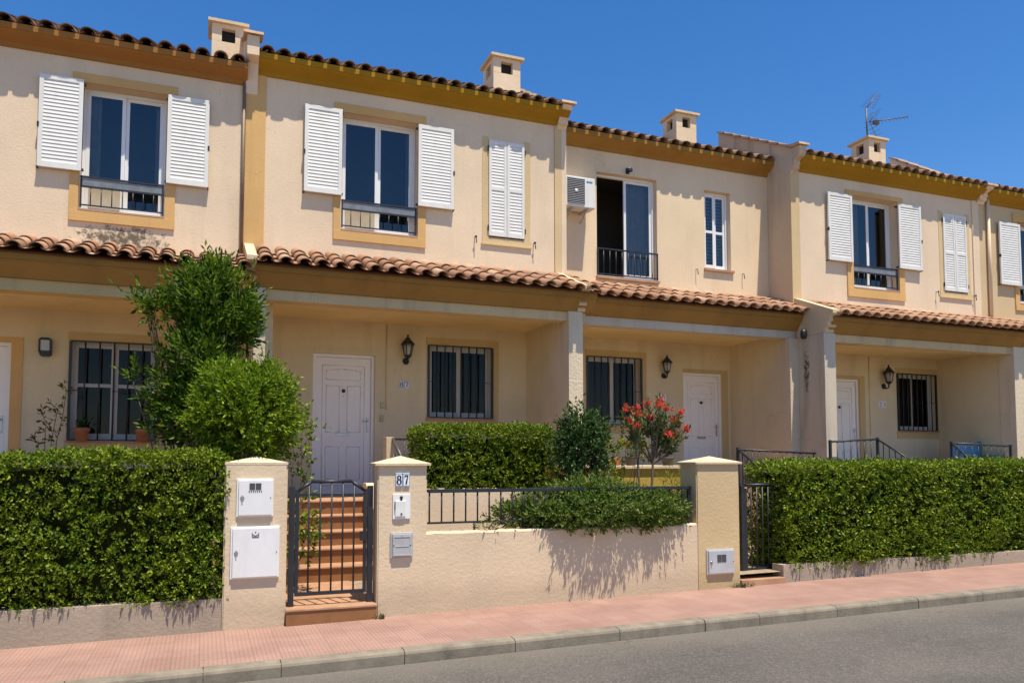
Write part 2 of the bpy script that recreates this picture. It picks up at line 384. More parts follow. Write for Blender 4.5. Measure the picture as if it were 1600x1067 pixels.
# ------------------------------------------------------------------ planes of the place (metres in front of the camera)
YF = 7.65; YP = 10.62; YT = 10.38; YU = 11.34; SB = .63; YB = 12.36; YK = 6.39

# ------------------------------------------------------------------ ground
def sheet(name, x0, x1, y0, y1, dz, mat, nx=1):
    b = MB(); xs = [x0+(x1-x0)*i/nx for i in range(nx+1)]
    for i in range(nx):
        a, c = xs[i], xs[i+1]
        b.add([(a, y0, gz(a)+dz), (c, y0, gz(c)+dz), (c, y1, gz(c)+dz), (a, y1, gz(a)+dz)], [(0, 1, 2, 3)])
    return tag(b.build(name, mat), kind='structure')
sheet('ground', -260, 260, -260, 260, -.30, M_soil)
sheet('road', -60, 60, -4, YK-.13, -.105, M_road)
sheet('pavement', -60, 60, YK, YF+.05, 0, M_pave)
sheet('garden_soil', -12, 30, YF+.05, YP+3, .13, M_soil)
def kerb():
    b = MB(); x = -14.0
    pr = random.Random(3)
    while x < 26:
        L = pr.choice([.62, .9, .9, .95, 1.0, .55]); j = pr.uniform(-.004, .004)
        x1 = x+L-.007
        pf = [(YK-.125, -.16), (YK-.125, -.03), (YK-.117, -.012), (YK-.10, -.001), (YK-.006, .003), (YK-.006, -.16)]
        vs = [(x, y+j, gz(x)+z) for y, z in pf]+[(x1, y+j, gz(x1)+z) for y, z in pf]
        n = len(pf)
        b.add(vs, [(i, (i+1) % n, n+(i+1) % n, n+i) for i in range(n)]+[tuple(range(n))[::-1], tuple(range(n, 2*n))])
        x += L
    b.box(-14, 26, YK-.115, YK-.008, -.5, -.20)
    o = b.build('kerb', M_kerb); return tag(o, kind='structure')
kerb()
bj = MB()
for i in range(40):                                                     # the mortar bed showing in the kerb joints
    a = -14+i; c = a+1
    bj.add([(a, YK-.110, gz(a)-.15), (c, YK-.110, gz(c)-.15), (c, YK-.110, gz(c)-.014), (a, YK-.110, gz(a)-.014),
            (a, YK-.0, gz(a)-.014), (c, YK-.0, gz(c)-.014)], [(0, 1, 2, 3), (3, 2, 5, 4)])
tag(bj.build('kerb_bed', M_kerb), kind='structure')

# ------------------------------------------------------------------ house parts
def wall_holes(b, x0, x1, z0, z1, Y, holes, depth):                      # facade sheet with reveals round each opening
    xs = sorted({x0, x1, *[h[0] for h in holes], *[h[1] for h in holes]}); zs = sorted({z0, z1, *[h[2] for h in holes], *[h[3] for h in holes]})
    xs = [x for x in xs if x0 <= x <= x1]; zs = [z for z in zs if z0 <= z <= z1]
    for i in range(len(xs)-1):
        for j in range(len(zs)-1):
            cx = (xs[i]+xs[i+1])/2; cz = (zs[j]+zs[j+1])/2
            if any(h[0] < cx < h[1] and h[2] < cz < h[3] for h in holes): continue
            b.add([(xs[i], Y, zs[j]), (xs[i+1], Y, zs[j]), (xs[i+1], Y, zs[j+1]), (xs[i], Y, zs[j+1])], [(0, 1, 2, 3)])
    for h in holes:
        a, c, d, e = h[:4]; D = Y+depth
        b.add([(a, Y, d), (a, D, d), (a, D, e), (a, Y, e)], [(0, 1, 2, 3)])
        b.add([(c, Y, d), (c, Y, e), (c, D, e), (c, D, d)], [(0, 1, 2, 3)])
        b.add([(a, Y, d), (c, Y, d), (c, D, d), (a, D, d)], [(0, 1, 2, 3)])
        b.add([(a, Y, e), (a, D, e), (c, D, e), (c, Y, e)], [(0, 1, 2, 3)])

def barrel_roof(x0, x1, Ye, ze, Yw, zw, rows, pitch=.232, seed=0, back=None):
    b = MB(); rr = random.Random(seed); n = max(1, round((x1-x0)/pitch)); p = (x1-x0)/n
    L = math.hypot(Yw-Ye, zw-ze); dy = (Yw-Ye)/L; dz = (zw-ze)/L           # up-slope unit
    ny, nz = -dz, dy                                                    # roof normal in the y-z plane
    b.add([(x0, Ye+.03, ze-.035), (x1, Ye+.03, ze-.035), (x1, Yw, zw-.035), (x0, Yw, zw-.035)], [(0, 1, 2, 3)])
    step = L/rows
    def arc(cx, s0, s1, r0, r1, h0, h1, up, seg, th):
        o = len(b.v)
        for s, r, h in ((s0, r0, h0), (s1, r1, h1)):
            for q in (r, r-th):
                for k in range(seg+1):
                    t = math.pi*k/seg; X = cx+q*math.cos(t); hh = h+(q*math.sin(t)*.84 if up else -q*math.sin(t)*.5)
                    b.v.append((X, Ye+dy*s+ny*hh, ze+dz*s+nz*hh))
        m = seg+1
        for k in range(seg):
            b.face([o+k, o+k+1, o+2*m+k+1, o+2*m+k], True)
            b.face([o+m+k, o+m+k+1, o+3*m+k+1, o+3*m+k], True)
            b.face([o+k, o+k+1, o+m+k+1, o+m+k])
    for i in range(n):
        cx = x0+(i+.5)*p
        for k in range(rows):
            j = rr.uniform(-.006, .006); s0 = k*step-.058+rr.uniform(-.012, .012); s1 = (k+1)*step+.05
            arc(cx+j, s0, s1, p*.40+rr.uniform(-.003, .003), p*.33, .022, .004, True, 8, .013)
    for i in range(n+1):
        cx = x0+i*p
        cx = min(max(cx, x0+p*.2), x1-p*.2)
        for k in range(rows):
            s0 = k*step-.025+rr.uniform(-.008, .008); s1 = (k+1)*step
            arc(cx, s0, s1, p*.30, p*.36, .038, .02, False, 6, .012)
    if back:
        b.add([(x0, Yw, zw-.02), (x1, Yw, zw-.02), (x1, back[0], back[1]), (x0, back[0], back[1])], [(0, 1, 2, 3)])
    return b

def louvre_panel(b, x0, x1, z0, z1, Y, th=.034, st=.052, rt=.062, mid=None):
    """framed louvred leaf in the plane y = Y (front face)"""
    b.box(x0, x0+st, Y, Y+th, z0, z1, .004); b.box(x1-st, x1, Y, Y+th, z0, z1, .004)
    rails = [(z0, z0+rt*1.25), (z1-rt, z1)]
    if mid: rails.append((mid-rt/2, mid+rt/2))
    for a, c in rails: b.box(x0+st-.002, x1-st+.002, Y+.002, Y+th-.002, a, c, .003)
    rails.sort()
    for (a0, a1), (c0, c1) in zip(rails, rails[1:]):
        n = max(2, round((c0-a1)/.048)); q = (c0-a1)/n
        for i in range(n):
            zc = a1+(i+.5)*q; hh = q*.53
            prof = [(Y+.006, zc-hh), (Y+.010, zc-hh), (Y+.0185, zc+hh), (Y+.0145, zc+hh)]
            b.prism_x(prof, x0+st-.004, x1-st+.004)

def window(house, r, Y, depth, leaves=2, transom=None, curtain=None, room=.9, sashes=True, open_left=False, glass=None):
    x0, x1, z0, z1 = r; Yf = Y+depth
    f = MB(); w = .042; d0, d1 = Yf-.03, Yf+.03
    f.box(x0, x0+w, d0, d1, z0, z1, .004); f.box(x1-w, x1, d0, d1, z0, z1, .004)
    f.box(x0+w-.001, x1-w+.001, d0+.001, d1-.001, z0, z0+w, .004); f.box(x0+w-.001, x1-w+.001, d0+.001, d1-.001, z1-w, z1, .004)
    g = MB(); xs = [x0+w+(x1-x0-2*w)*i/leaves for i in range(leaves+1)]
    for i in range(leaves):
        a, c = xs[i], xs[i+1]; sw = .045; yo = .014 if i % 2 else -.014
        if open_left and i == 0: continue
        lo, hi = z0+w, z1-w
        if sashes:
            f.box(a, a+sw, Yf-.02+yo, Yf+.012+yo, lo, hi, .003); f.box(c-sw, c, Yf-.02+yo, Yf+.012+yo, lo, hi, .003)
            f.box(a+sw, c-sw, Yf-.019+yo, Yf+.011+yo, lo, lo+.06, .003); f.box(a+sw, c-sw, Yf-.019+yo, Yf+.011+yo, hi-sw, hi, .003)
            if transom: f.box(a+sw, c-sw, Yf-.018+yo, Yf+.01+yo, transom-.025, transom+.025, .003)
        g.add([(a+sw, Yf-.004+yo, lo), (c-sw, Yf-.004+yo, lo), (c-sw, Yf-.004+yo, hi), (a+sw, Yf-.004+yo, hi)], [(0, 1, 2, 3)])
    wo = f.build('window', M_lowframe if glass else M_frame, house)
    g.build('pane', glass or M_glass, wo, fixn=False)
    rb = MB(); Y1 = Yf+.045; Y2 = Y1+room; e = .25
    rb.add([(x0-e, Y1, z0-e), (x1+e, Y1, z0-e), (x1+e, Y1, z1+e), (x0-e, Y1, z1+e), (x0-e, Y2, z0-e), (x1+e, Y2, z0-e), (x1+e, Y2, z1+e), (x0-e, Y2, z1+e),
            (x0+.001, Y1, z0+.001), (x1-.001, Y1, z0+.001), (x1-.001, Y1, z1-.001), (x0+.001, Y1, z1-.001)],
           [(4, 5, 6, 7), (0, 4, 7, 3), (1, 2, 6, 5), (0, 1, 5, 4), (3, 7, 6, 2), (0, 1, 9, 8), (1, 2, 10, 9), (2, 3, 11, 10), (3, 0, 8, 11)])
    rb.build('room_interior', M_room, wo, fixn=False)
    if curtain:
        for (a, c, lo, hi) in curtain:
            cb = MB(); A = x0+(x1-x0)*a; C = x0+(x1-x0)*c; n = max(8, int((C-A)/.018)); vs = []; fs = []
            for i in range(n+1):
                X = A+(C-A)*i/n; yy = Yf+.10+.022*math.sin(i*1.15)+.01*math.sin(i*.37)
                vs += [(X, yy, z0+(z1-z0)*lo), (X, yy, z0+(z1-z0)*hi)]
            fs = [(2*i, 2*i+2, 2*i+3, 2*i+1) for i in range(n)]
            cb.add(vs, fs, True); cb.build('curtain', M_curtain, wo, fixn=False)
    return wo

def surround(b, outer, inner, Y, proud=.022):
    ox0, ox1, oz0, oz1 = outer; ix0, ix1, iz0, iz1 = inner
    b.box(ox0, ox1, Y-proud, Y+.004, iz1, oz1, .004); b.box(ox0, ox1, Y-proud-.006, Y+.004, oz0, iz0, .004)
    if ix0-ox0 > .01: b.box(ox0, ix0, Y-proud, Y+.004, iz0+.001, iz1-.001)
    if ox1-ix1 > .01: b.box(ix1, ox1, Y-proud, Y+.004, iz0+.001, iz1-.001)

def balconet(house, x0, x1, zb, zt, Y, panel=True, n=8):
    """low railing standing inside the window opening"""
    b = MB(); r = .011
    b.box(x0, x1, Y-.012, Y+.012, zt-.012, zt+.012); b.box(x0, x1, Y-.008, Y+.008, zb-.008, zb+.008)
    top = zt
    if panel:
        top = zt-.13; b.box(x0, x1, Y-.009, Y+.009, top-.009, top+.009)
    for i in range(1, n):
        x = x0+(x1-x0)*i/n; b.tube([(x, Y, zb), (x, Y, top)], .0075, 6)
    for x in (x0+.012, x1-.012): b.box(x-.01, x+.01, Y-.01, Y+.01, zb-.03, zt)
    o = b.build('balcony_railing', M_iron, house)
    if panel:
        p = MB(); p.box(x0+.02, x1-.02, Y-.002, Y+.03, top+.012, zt-.016, .006); p.build('rail_panel', M_rail, o)
    return o

def grille(house, x0, x1, z0, z1, Y, n, collar=True, rowz=None):
    b = MB(); w = .016
    for x in (x0, x1): b.box(x-w, x+w, Y-w, Y+w, z0, z1)
    for z in ([z0, z1] if rowz is None else [z0, z1]+rowz): b.box(x0+w, x1-w, Y-.006, Y+.006, z-.009, z+.009)
    for i in range(1, n):
        x = x0+(x1-x0)*i/n; b.tube([(x, Y, z0), (x, Y, z1)], .0115, 6)
        if collar: b.lathe((x, Y, (z0+z1)/2-.02), [(.008, 0), (.016, .012), (.016, .028), (.008, .04)], 6)
    if collar:
        zc = (z0+z1)/2
        for i in range(n):
            xa = x0+(x1-x0)*i/n; xb = x0+(x1-x0)*(i+1)/n
            if i in (0, n-1, n//2): b.tube([(xa, Y, zc), (xb, Y, zc)], .005, 5)
    return b.build('window_grille', M_iron, house)

def shutter(house, r, Y, latch=1):
    b = MB(); louvre_panel(b, r[0], r[1], r[2], r[3], Y)
    o = b.build('shutter', M_white, house)
    h = MB(); xe = r[1] if latch > 0 else r[0]
    for z in (r[2]+.03, r[3]-.05): h = MB(); h.box(xe-.02, xe+.02, Y+.03, Y+.085, z-.012, z+.012); h.build('shutter_hinge', M_iron, o)
    xe = r[0] if latch > 0 else r[1]
    h = MB(); h.box(xe-.012, xe+.012, Y-.008, Y+.03, (r[2]+r[3])/2-.09, (r[2]+r[3])/2-.03); h.build('shutter_latch', M_iron, o)
    h = MB(); h.box(xe-.01, xe+.01, Y+.005, Y+.085, r[2]-.012, r[2]+.004); h.build('shutter_stay', M_iron, o)
    return o

def door(house, x0, x1, z0, z1, Y, hinge=1, arch=False):
    f = MB(); w = .05
    f.box(x0-w, x0, Y-.03, Y+.06, z0, z1+w, .004); f.box(x1, x1+w, Y-.03, Y+.06, z0, z1+w, .004); f.box(x0+.0005, x1-.0005, Y-.028, Y+.06, z1, z1+w, .004)
    d = MB(); d.box(x0+.004, x1-.004, Y, Y+.045, z0+.012, z1-.004, .004)
    W_ = x1-x0; H_ = z1-z0
    def moulding(a, c, lo, hi, curve=0):
        pts = [(a, lo), (c, lo)]
        if curve:
            pts += [(c, hi)]+[(c+(a-c)*t, hi+curve*math.sin(math.pi*t)) for t in (.15, .3, .5, .7, .85)]+[(a, hi)]
        else: pts += [(c, hi), (a, hi)]
        P3 = [(x, Y-.001, z) for x, z in pts]; P3.append(P3[0])
        for p, q in zip(P3, P3[1:]): d.tube([p, q], .0085, 6)
    X = lambda t: x0+W_*t
    Z = lambda t: z0+H_*t
    moulding(X(.19), X(.43), Z(.11), Z(.345)); moulding(X(.57), X(.81), Z(.11), Z(.345))
    moulding(X(.19), X(.43), Z(.45), Z(.79)); moulding(X(.57), X(.81), Z(.45), Z(.79))
    moulding(X(.19), X(.81), Z(.835), Z(.90), .03)
    moulding(X(.12), X(.88), Z(.065), Z(.94))
    do = d.build('door', M_door, house)
    f.build('door_frame', M_door, do)
    h = MB(); hx = x1-.05 if hinge > 0 else x0+.05
    h.box(hx-.016, hx+.016, Y-.012, Y+.001, z0+H_*.45, z0+H_*.56, .004)
    h.tube([(hx, Y-.01, z0+H_*.535), (hx, Y-.05, z0+H_*.535), (hx-.09*hinge, Y-.055, z0+H_*.533)], .009, 8)
    h.build('door_handle', M_steel, do)
    s = MB(); s.box(X(.37), X(.62), Y-.012, Y+.002, Z(.435)-.022, Z(.435)+.022, .004); s.build('mail_slot', M_steel, do)
    k = MB(); k.lathe((X(.5), Y-.02, Z(.755)), [(.014, 0), (.028, .004), (.03, .02)], 12, 'y'); k.build('door_knocker', M_iron, do)
    k = MB(); k.lathe((X(.5), Y-.006, Z(.715)), [(.006, 0), (.008, .008)], 8, 'y'); k.build('peephole', M_iron, do)
    return do

def chimney(house, x0, x1, y0, y1, z0, z1, mat):
    b = MB(); ct = z1-.075; hz0 = ct-.27; hz1 = ct-.06; p = .14
    b.box(x0, x1, y0, y1, z0, hz0)
    for xa, xb in ((x0, x0+p), (x1-p, x1)):
        for ya, yb in ((y0, y0+p), (y1-p, y1)): b.box(xa, xb, ya, yb, hz0-.002, hz1+.002)
    b.box(x0+.002, x1-.002, y0+.002, y1-.002, hz1, ct)
    o = b.build('chimney', mat, house)
    fl = MB(); fl.box(x0+.09, x1-.09, y0+.09, y1-.09, hz0-.05, hz1-.003); fl.build('flue_dark_block', M_flue_shade, o)  # solid dark block behind the openings, their inner shade is its colour
    c = MB(); e = .055
    c.add([(x0-e, y0-e, ct), (x1+e, y0-e, ct), (x1+e, y1+e, ct), (x0-e, y1+e, ct), (x0-e, y0-e, ct+.045), (x1+e, y0-e, ct+.045), (x1+e, y1+e, ct+.045), (x0-e, y1+e, ct+.045),
           (x0+.06, y0+.06, z1), (x1-.06, y0+.06, z1), (x1-.06, y1-.06, z1), (x0+.06, y1-.06, z1)],
          [(3, 2, 1, 0), (0, 1, 5, 4), (1, 2, 6, 5), (2, 3, 7, 6), (3, 0, 4, 7), (4, 5, 9, 8), (5, 6, 10, 9), (6, 7, 11, 10), (7, 4, 8, 11), (8, 9, 10, 11)])
    c.build('chimney_cap', M_cap, o)
    return o

def parapet(house, x0, x1, Ye, ze, Yr, zr, Yw, zs, mat, rise=.20, front=.10, top=None, smooth=False):
    """gable wall end: corbelled front above the eaves, sloping coping behind"""
    b = MB(); t = top if top is not None else ze+.30
    k = (zr-ze)/(Yr-Ye)
    prof = [(Yw-.005, zs-.06), (Yw-.03, zs-.06), (Yw-.05, zs-.01), (Yw-.10, zs+.01), (Yw-.10, zs+.07), (Yw-.13, zs+.09), (Yw-.13, zs+.15), (Ye-.02, ze-.02), (Ye-.05, ze+.03),
            (Ye-.05, t-.02), (Ye+.18, t+.01), (Yr, zr+rise), (Yr, zr-.6), (Yw+.5, zs-.05)]
    if smooth: prof = [(Yw-.005, zs-.30), (Yw-.03, zs-.30), (Yw-.06, zs-.10), (Yw-.13, zs+.10), (Ye-.05, ze-.06)]+prof[9:]
    b.prism_x(prof, x0, x1)
    o = b.build('party_wall', mat, house)
    c = MB(); e = .05; n = 8
    pts = [(Ye-.10, t-.015), (Ye+.18, t+.013), (Yr, zr+rise+.003)]
    c.prism_x([(pts[0][0], pts[0][1]), (pts[1][0], pts[1][1]), (pts[1][0], pts[1][1]+.05), (pts[0][0]+.01, pts[0][1]+.04)], x0-e, x1+e)
    for i in range(n):
        f0 = i/n; f1 = (i+1)/n+.02
        y0 = pts[1][0]+(pts[2][0]-pts[1][0])*f0; y1 = pts[1][0]+(pts[2][0]-pts[1][0])*min(1, f1)
        z0 = pts[1][1]+(pts[2][1]-pts[1][1])*f0; z1 = pts[1][1]+(pts[2][1]-pts[1][1])*min(1, f1)
        c.prism_x([(y0, z0+.012), (y1, z1-.004), (y1, z1+.03), (y0, z0+.055)], x0-e, x1+e)
    c.build('coping', M_coping, o)
    return o

HG = 'terraced row houses along the street'
def house(key, label, X0, X1, S, zeave, zsoff, ztile, zroofw, floor, M_up, M_cor, owned, loc_z):
    """shell of one row house: walls, both tiled roofs, cornices, porch; openings are added by the caller"""
    h = thing('row_house', label, 'house', ((X0+X1)/2, YU+S, loc_z), HG)
    return h

# levels read off the photograph
eave = [ (az(0, 36, YU-.23)+az(375, 98, YU-.23))/2, (az(410, 88, YU-.23)+az(870, 163, YU-.23))/2, (az(890, 204, YU+SB-.23)+az(1200, 250, YU+SB-.23))/2, (az(1257, 243, YU-.23)+az(1540, 292, YU-.23))/2 ]
eave.append(eave[3]-.02)
soff = [ (az(0, 75, YU)+az(383, 132, YU))/2, (az(413, 120, YU)+az(868, 197, YU))/2, (az(890, 230, YU+SB)+az(1195, 276, YU+SB))/2, (az(1253, 272, YU)+az(1532, 314, YU))/2 ]
soff.append(soff[3]-.02)
ptile = [3.918, 4.02, 4.114, 3.985, 3.975]
proof = [ az(5, 372, YU), (az(415, 388, YU)+az(885, 437, YU))/2, (az(920, 443, YU+SB)+az(1195, 470, YU+SB))/2, (az(1250, 474, YU)+az(1590, 503, YU))/2 ]
proof.append(proof[3])
floor = [.92, 1.0, 1.03, .98, .98]
XB = [-7.6, .449, 5.36, 9.90, 14.72, 19.5]                              # party lines
SET = [0, 0, SB, 0, 0]
UPM = [M_wall1, M_wall, M_wall3, M_wall, M_wall5]
CORM = [M_rust, M_ochre_d, M_umber, M_ochre_d, M_ochre_d]
BEAM = [M_ochre_s, M_beam2, M_beam, M_beam2, M_beam2]
LAB = ['leftmost cream house with a rust eaves band and no narrow shuttered window in view',
       'cream house with white shutters directly behind the gate pillar numbered 87',
       'set-back house without shutters, an air conditioner beside its balcony door',
       'cream house right of centre with an aerial on its chimney',
       'yellow house cut off by the right edge, only one shutter in view']
RIDGE = 13.45
houses = []
for i in range(5):
    S = SET[i]; x0, x1 = XB[i], XB[i+1]
    houses.append(thing('row_house', LAB[i], 'house', ((x0+x1)/2, YU+S, 0), HG))

# upper openings, measured on the facade
def R(Y, *p): return rect(Y, *p)
big1 = R(YU, (125, 129), (259, 148), (125, 330), (259, 343)); big2 = R(YU, (534, 176), (653, 193.5), (532, 361), (653, 373.5)); big4 = R(YU, (1332, 305), (1403, 317), (1331, 449), (1403, 459.5))
nar2 = R(YU, (763, 219), (819, 227), (763, 370), (819, 377)); nar4 = R(YU, (1472, 334), (1508, 339), (1474, 456), (1511, 459))
big3 = R(YU+SB, (932.7, 268), (1026.6, 282), (932, 431.5), (1026.6, 442.4)); nar3 = R(YU+SB, (1101, 297), (1141, 303), (1101, 420), (1142, 426))
big5 = (ax(1590, 400, YU), ax(1590, 400, YU)+1.2, big4[2]+.02, big4[3]-.02)
upper = [[big1], [big2, nar2], [big3, nar3], [big4, nar4], [big5]]
WD = .24
CUT = .14                                                               # width of the gable wall ends
for i, h in enumerate(houses):
    S = SET[i]; x0, x1 = XB[i], XB[i+1]; Yu = YU+S; Yp = YP+S; Yt = YT+S; Yb = YB+S
    # upper wall
    b = MB(); wall_holes(b, x0, x1, proof[i]-.25, eave[i]-.02, Yu, upper[i], WD)
    b.build('upper_wall', UPM[i], h, fixn=False)
    # eaves cornice and upper roof
    c = MB(); e = eave[i]; s = soff[i]; Ye = Yu-.23
    c.prism_x([(Yu+.05, s), (Yu-.025, s), (Yu-.03, s+.02), (Yu-.05, s+.05), (Yu-.185, e-.075), (Yu-.20, e-.055), (Yu-.225, e-.05), (Yu-.228, e+.022), (Yu+.05, e+.10)], x0+(CUT if i else 0), x1-.001)
    c.build('eaves_cornice', CORM[i], h)
    zr = e+.02+(RIDGE+S-Ye)*.455
    barrel_roof(x0+(CUT if i else 0), x1-.01, Ye+.034, e+.040, RIDGE+S, zr+.01, 8, .228, 10+i, (RIDGE+S+3.2, zr-1.4)).build('roof', M_tile_up, h)
    # porch roof, cornice, beam, ceiling
    pt = ptile[i]
    px0, px1 = x0+.11, x1+.10
    if i == 2: px0 = x0
    barrel_roof(px0+.02, px1-.01, Yt, pt+.03, Yu-.01, proof[i]+.0, 3, .228, 30+i).build('porch_roof', M_tile, h)
    c = MB(); c.prism_x([(Yp+.2, pt-.262), (Yp-.015, pt-.262), (Yp-.02, pt-.24), (Yp-.13, pt-.10), (Yp-.135, pt-.075), (Yp-.165, pt-.07), (Yp-.165, pt+.012), (Yp+.2, pt-.003)], px0, px1)
    c.build('porch_cornice', M_brown, h)
    f = MB(); f.prism_x([(Yt+.05, pt-.006), (Yu+.1, proof[i]-.06), (Yu+.1, pt-.006)], px0, px1); f.build('porch_roof_deck', M_brown, h)
    c = MB(); c.box(px0, px1-.1, Yp+.03, Yp+.27, pt-.405, pt-.263, .006); c.build('porch_beam', BEAM[i], h)
    c = MB(); c.box(px0, px1, Yp+.271, Yb+.4, pt-.318, pt-.22); c.build('porch_ceiling', M_ceil, h)

# ground floor openings (door, window) on the porch back wall
gd = {}
yb = lambda i: YB+SET[i]
w1 = R(YB, (108, 532), (244, 537), (108, 688), (244, 690)); w2 = R(YB, (668.7, 538), (769, 544), (668.7, 653), (769, 655)); w3 = R(yb(2), (917, 556), (1002, 559.5), (917, 664), (1002, 664))
w4 = R(YB, (1402, 583), (1462, 586), (1402, 673), (1462, 674))
d2x = (ax(492.5, 650, YB+.06), ax(579, 650, YB+.06)); d2 = (d2x[0], d2x[1], floor[1], (az(493, 558, YB+.06)+az(579, 560, YB+.06))/2)
d1 = (ax(10, 620, YB+.06)-.86, ax(10, 620, YB+.06), floor[0], az(10, 541, YB+.06))
d3 = (ax(1068.5, 640, yb(2)+.06), ax(1122, 640, yb(2)+.06), floor[2], (az(1068, 586, yb(2)+.06)+az(1122, 589, yb(2)+.06))/2)
d4 = (ax(1337, 640, YB+.06)-.86, ax(1337, 640, YB+.06), floor[3], az(1337, 597, YB+.06))
d5 = (15.6, 16.46, floor[4], 3.1); w5 = (17.4, 18.3, 1.9, 3.0)
ground = [(d1, w1), (d2, w2), (d3, w3), (d4, w4), (d5, w5)]
step_x = ax(604, 560, YB)                                                # the jog in the back wall of number 87
for i, h in enumerate(houses):
    S = SET[i]; x0, x1 = XB[i]+.1, XB[i+1]+.2; Yb = YB+S; d, w = ground[i]
    b = MB(); dh = (d[0]-.05, d[1]+.05, d[2]-.2, d[3]+.05)
    wall_holes(b, x0, x1, floor[i]-.2, ptile[i]-.25, Yb, [dh, w], .19)
    b.build('ground_floor_wall', M_porch, h, fixn=False)
    door(h, *d, Yb+.06, 1)
    # porch floor
    f = MB()
    if i == 1:
        f.box(x0, .70, YP-.03, Yb+.3, .1, floor[i]); f.box(2.0, x1, YP-.03, Yb+.3, .1, floor[i]); f.box(.7005, 1.9995, YP-.06, Yb+.3, .1, floor[i]-.001)
    else: f.box(x0, x1, YP+S-.03, Yb+.3, .05, floor[i])
    f.build('porch_floor', M_stept, h)
    # ochre panels round the ground floor openings
    o = MB(); Yo = Yb
    o.box(w[0]-.03, w[1]+.11, Yo-.012, Yo+.004, w[3]+.001, w[3]+.11); o.box(w[1]+.0005, w[1]+.11, Yo-.012, Yo+.004, w[2]-.002, w[3])
    o.box(w[0]-.03, w[1]+.11, Yo-.012, Yo+.004, w[2]-.16, w[2]-.022)
    o.build('window_surround', M_ochre_s, h)
    s_ = MB(); s_.box(w[0]-.03, w[1]+.03, Yb-.06, Yb+.1, w[2]-.022, w[2]-.0005, .004); s_.build('window_sill', M_stept, h)
    o = MB(); o.box(d[1]+.0505, d[1]+.19, Yb-.010, Yb+.004, d[2], d[3]+.12)
    o.box(d[0]-.05, d[1]+.05, Yb-.010, Yb+.004, d[3]+.051, d[3]+.12); o.build('door_surround', M_ochre if i == 0 else M_ochre_s if i != 1 else M_porch, h)

# windows of the ground floor
H1, H2, H3, H4, H5 = houses
def low_win(h, w, Yb, n, **kw):
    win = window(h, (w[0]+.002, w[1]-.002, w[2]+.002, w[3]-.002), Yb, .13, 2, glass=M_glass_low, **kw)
    grille(h, w[0]+.005, w[1]-.005, w[2]+.012, w[3]-.012, Yb-.02, n)
low_win(H1, w1, YB, 6, transom=w1[2]+(w1[3]-w1[2])*.56)
low_win(H2, w2, YB, 8)
low_win(H3, w3, yb(2), 8)
low_win(H4, w4, YB, 8)
low_win(H5, w5, YB, 8)

# porch walls and pillars
def part_box(h, name, mat, *boxes, b=.006):
    m = MB()
    for q in boxes: m.box(*q, b)
    return m.build(name, mat, h)
PX12 = (ax(396, 520, YP), ax(414.5, 520, YP)); PX23 = (ax(888, 560, YP), ax(910, 560, YP)); PX34 = (ax(1287, 560, YP), ax(1304.5, 560, YP)); PX45 = (ax(1583.5, 580, YP), ax(1602, 580, YP))
zc = lambda i: ptile[i]-.262
part_box(H2, 'porch_pillar', M_pillar, (PX12[0], PX12[1], YP-.02, YP+.36, .1, zc(1)-.001))
part_box(H2, 'porch_side_wall', M_porch, (PX12[0]+.02, PX12[1]+.12, YP+.361, YB+.3, .1, zc(1)+.05))
part_box(H2, 'porch_pillar', M_pillar, (PX23[0], PX23[1], YP-.02, YP+SB, .1, zc(1)-.001))
part_box(H2, 'porch_side_wall', M_porch, (PX23[0]+.035, PX23[1]-.03, YP+SB+.001, YB+.95, .1, zc(1)+.06))
part_box(H3, 'porch_pillar', M_pillar, (ax(1234, 580, YP+SB), PX34[0]-.001, YP+SB-.01, YP+SB+.24, .1, ptile[2]-.406))
part_box(H3, 'porch_side_wall', M_porch, (ax(1234, 580, YP+SB)+.02, PX34[0]+.04, YP+SB+.241, YB+SB+.3, .1, zc(2)+.05))
part_box(H4, 'porch_pillar', M_drip, (PX34[0], PX34[1], YP-.02, YP+SB+.6, .1, zc(3)-.001))
part_box(H4, 'porch_side_wall', M_porch, (PX34[0]+.045, PX34[1]-.02, YP+SB+.601, YB+.3, .1, zc(3)+.05))
part_box(H4, 'porch_pillar', M_pillar, (PX45[0], PX45[1], YP-.02, YP+.3, .1, zc(3)-.001))
part_box(H4, 'porch_side_wall', M_porch, (PX45[0]+.03, PX45[1]-.03, YP+.301, YB+.3, .1, zc(3)+.05))
part_box(H1, 'porch_pillar', M_pillar, (XB[0]+.1, XB[0]+.26, YP-.02, YP+.36, .1, zc(0)-.001))
part_box(H5, 'porch_pillar', M_pillar, (XB[5]-.1, XB[5]+.1, YP-.02, YP+.36, .1, zc(4)-.001))

def end_block(h, x0, x1, i, S=0, mat=M_cap):                              # plastered end of a porch cornice with a sloping wall top behind
    pt = ptile[i]; Yp = YP+S; Yt = YT+S
    b = MB(); b.prism_x([(YU+.0, pt-.26), (Yp-.03, pt-.26), (Yp-.045, pt-.235), (Yp-.045, pt-.19), (Yp-.10, pt-.16), (Yp-.11, pt-.085), (Yp-.15, pt-.07), (Yp-.15, pt+.0),
                         (Yt-.0, pt+.045), (Yt+.0, pt+.10), (YU+.0, proof[i]+.075)], x0, x1)
    return b.build('cornice_end', mat, h)
end_block(H2, XB[1]+.0, XB[1]+.125, 1); end_block(H2, PX23[1]-.095, PX23[1]+.035, 1); end_block(H4, PX34[0]+.0, PX34[1]-.05, 3)
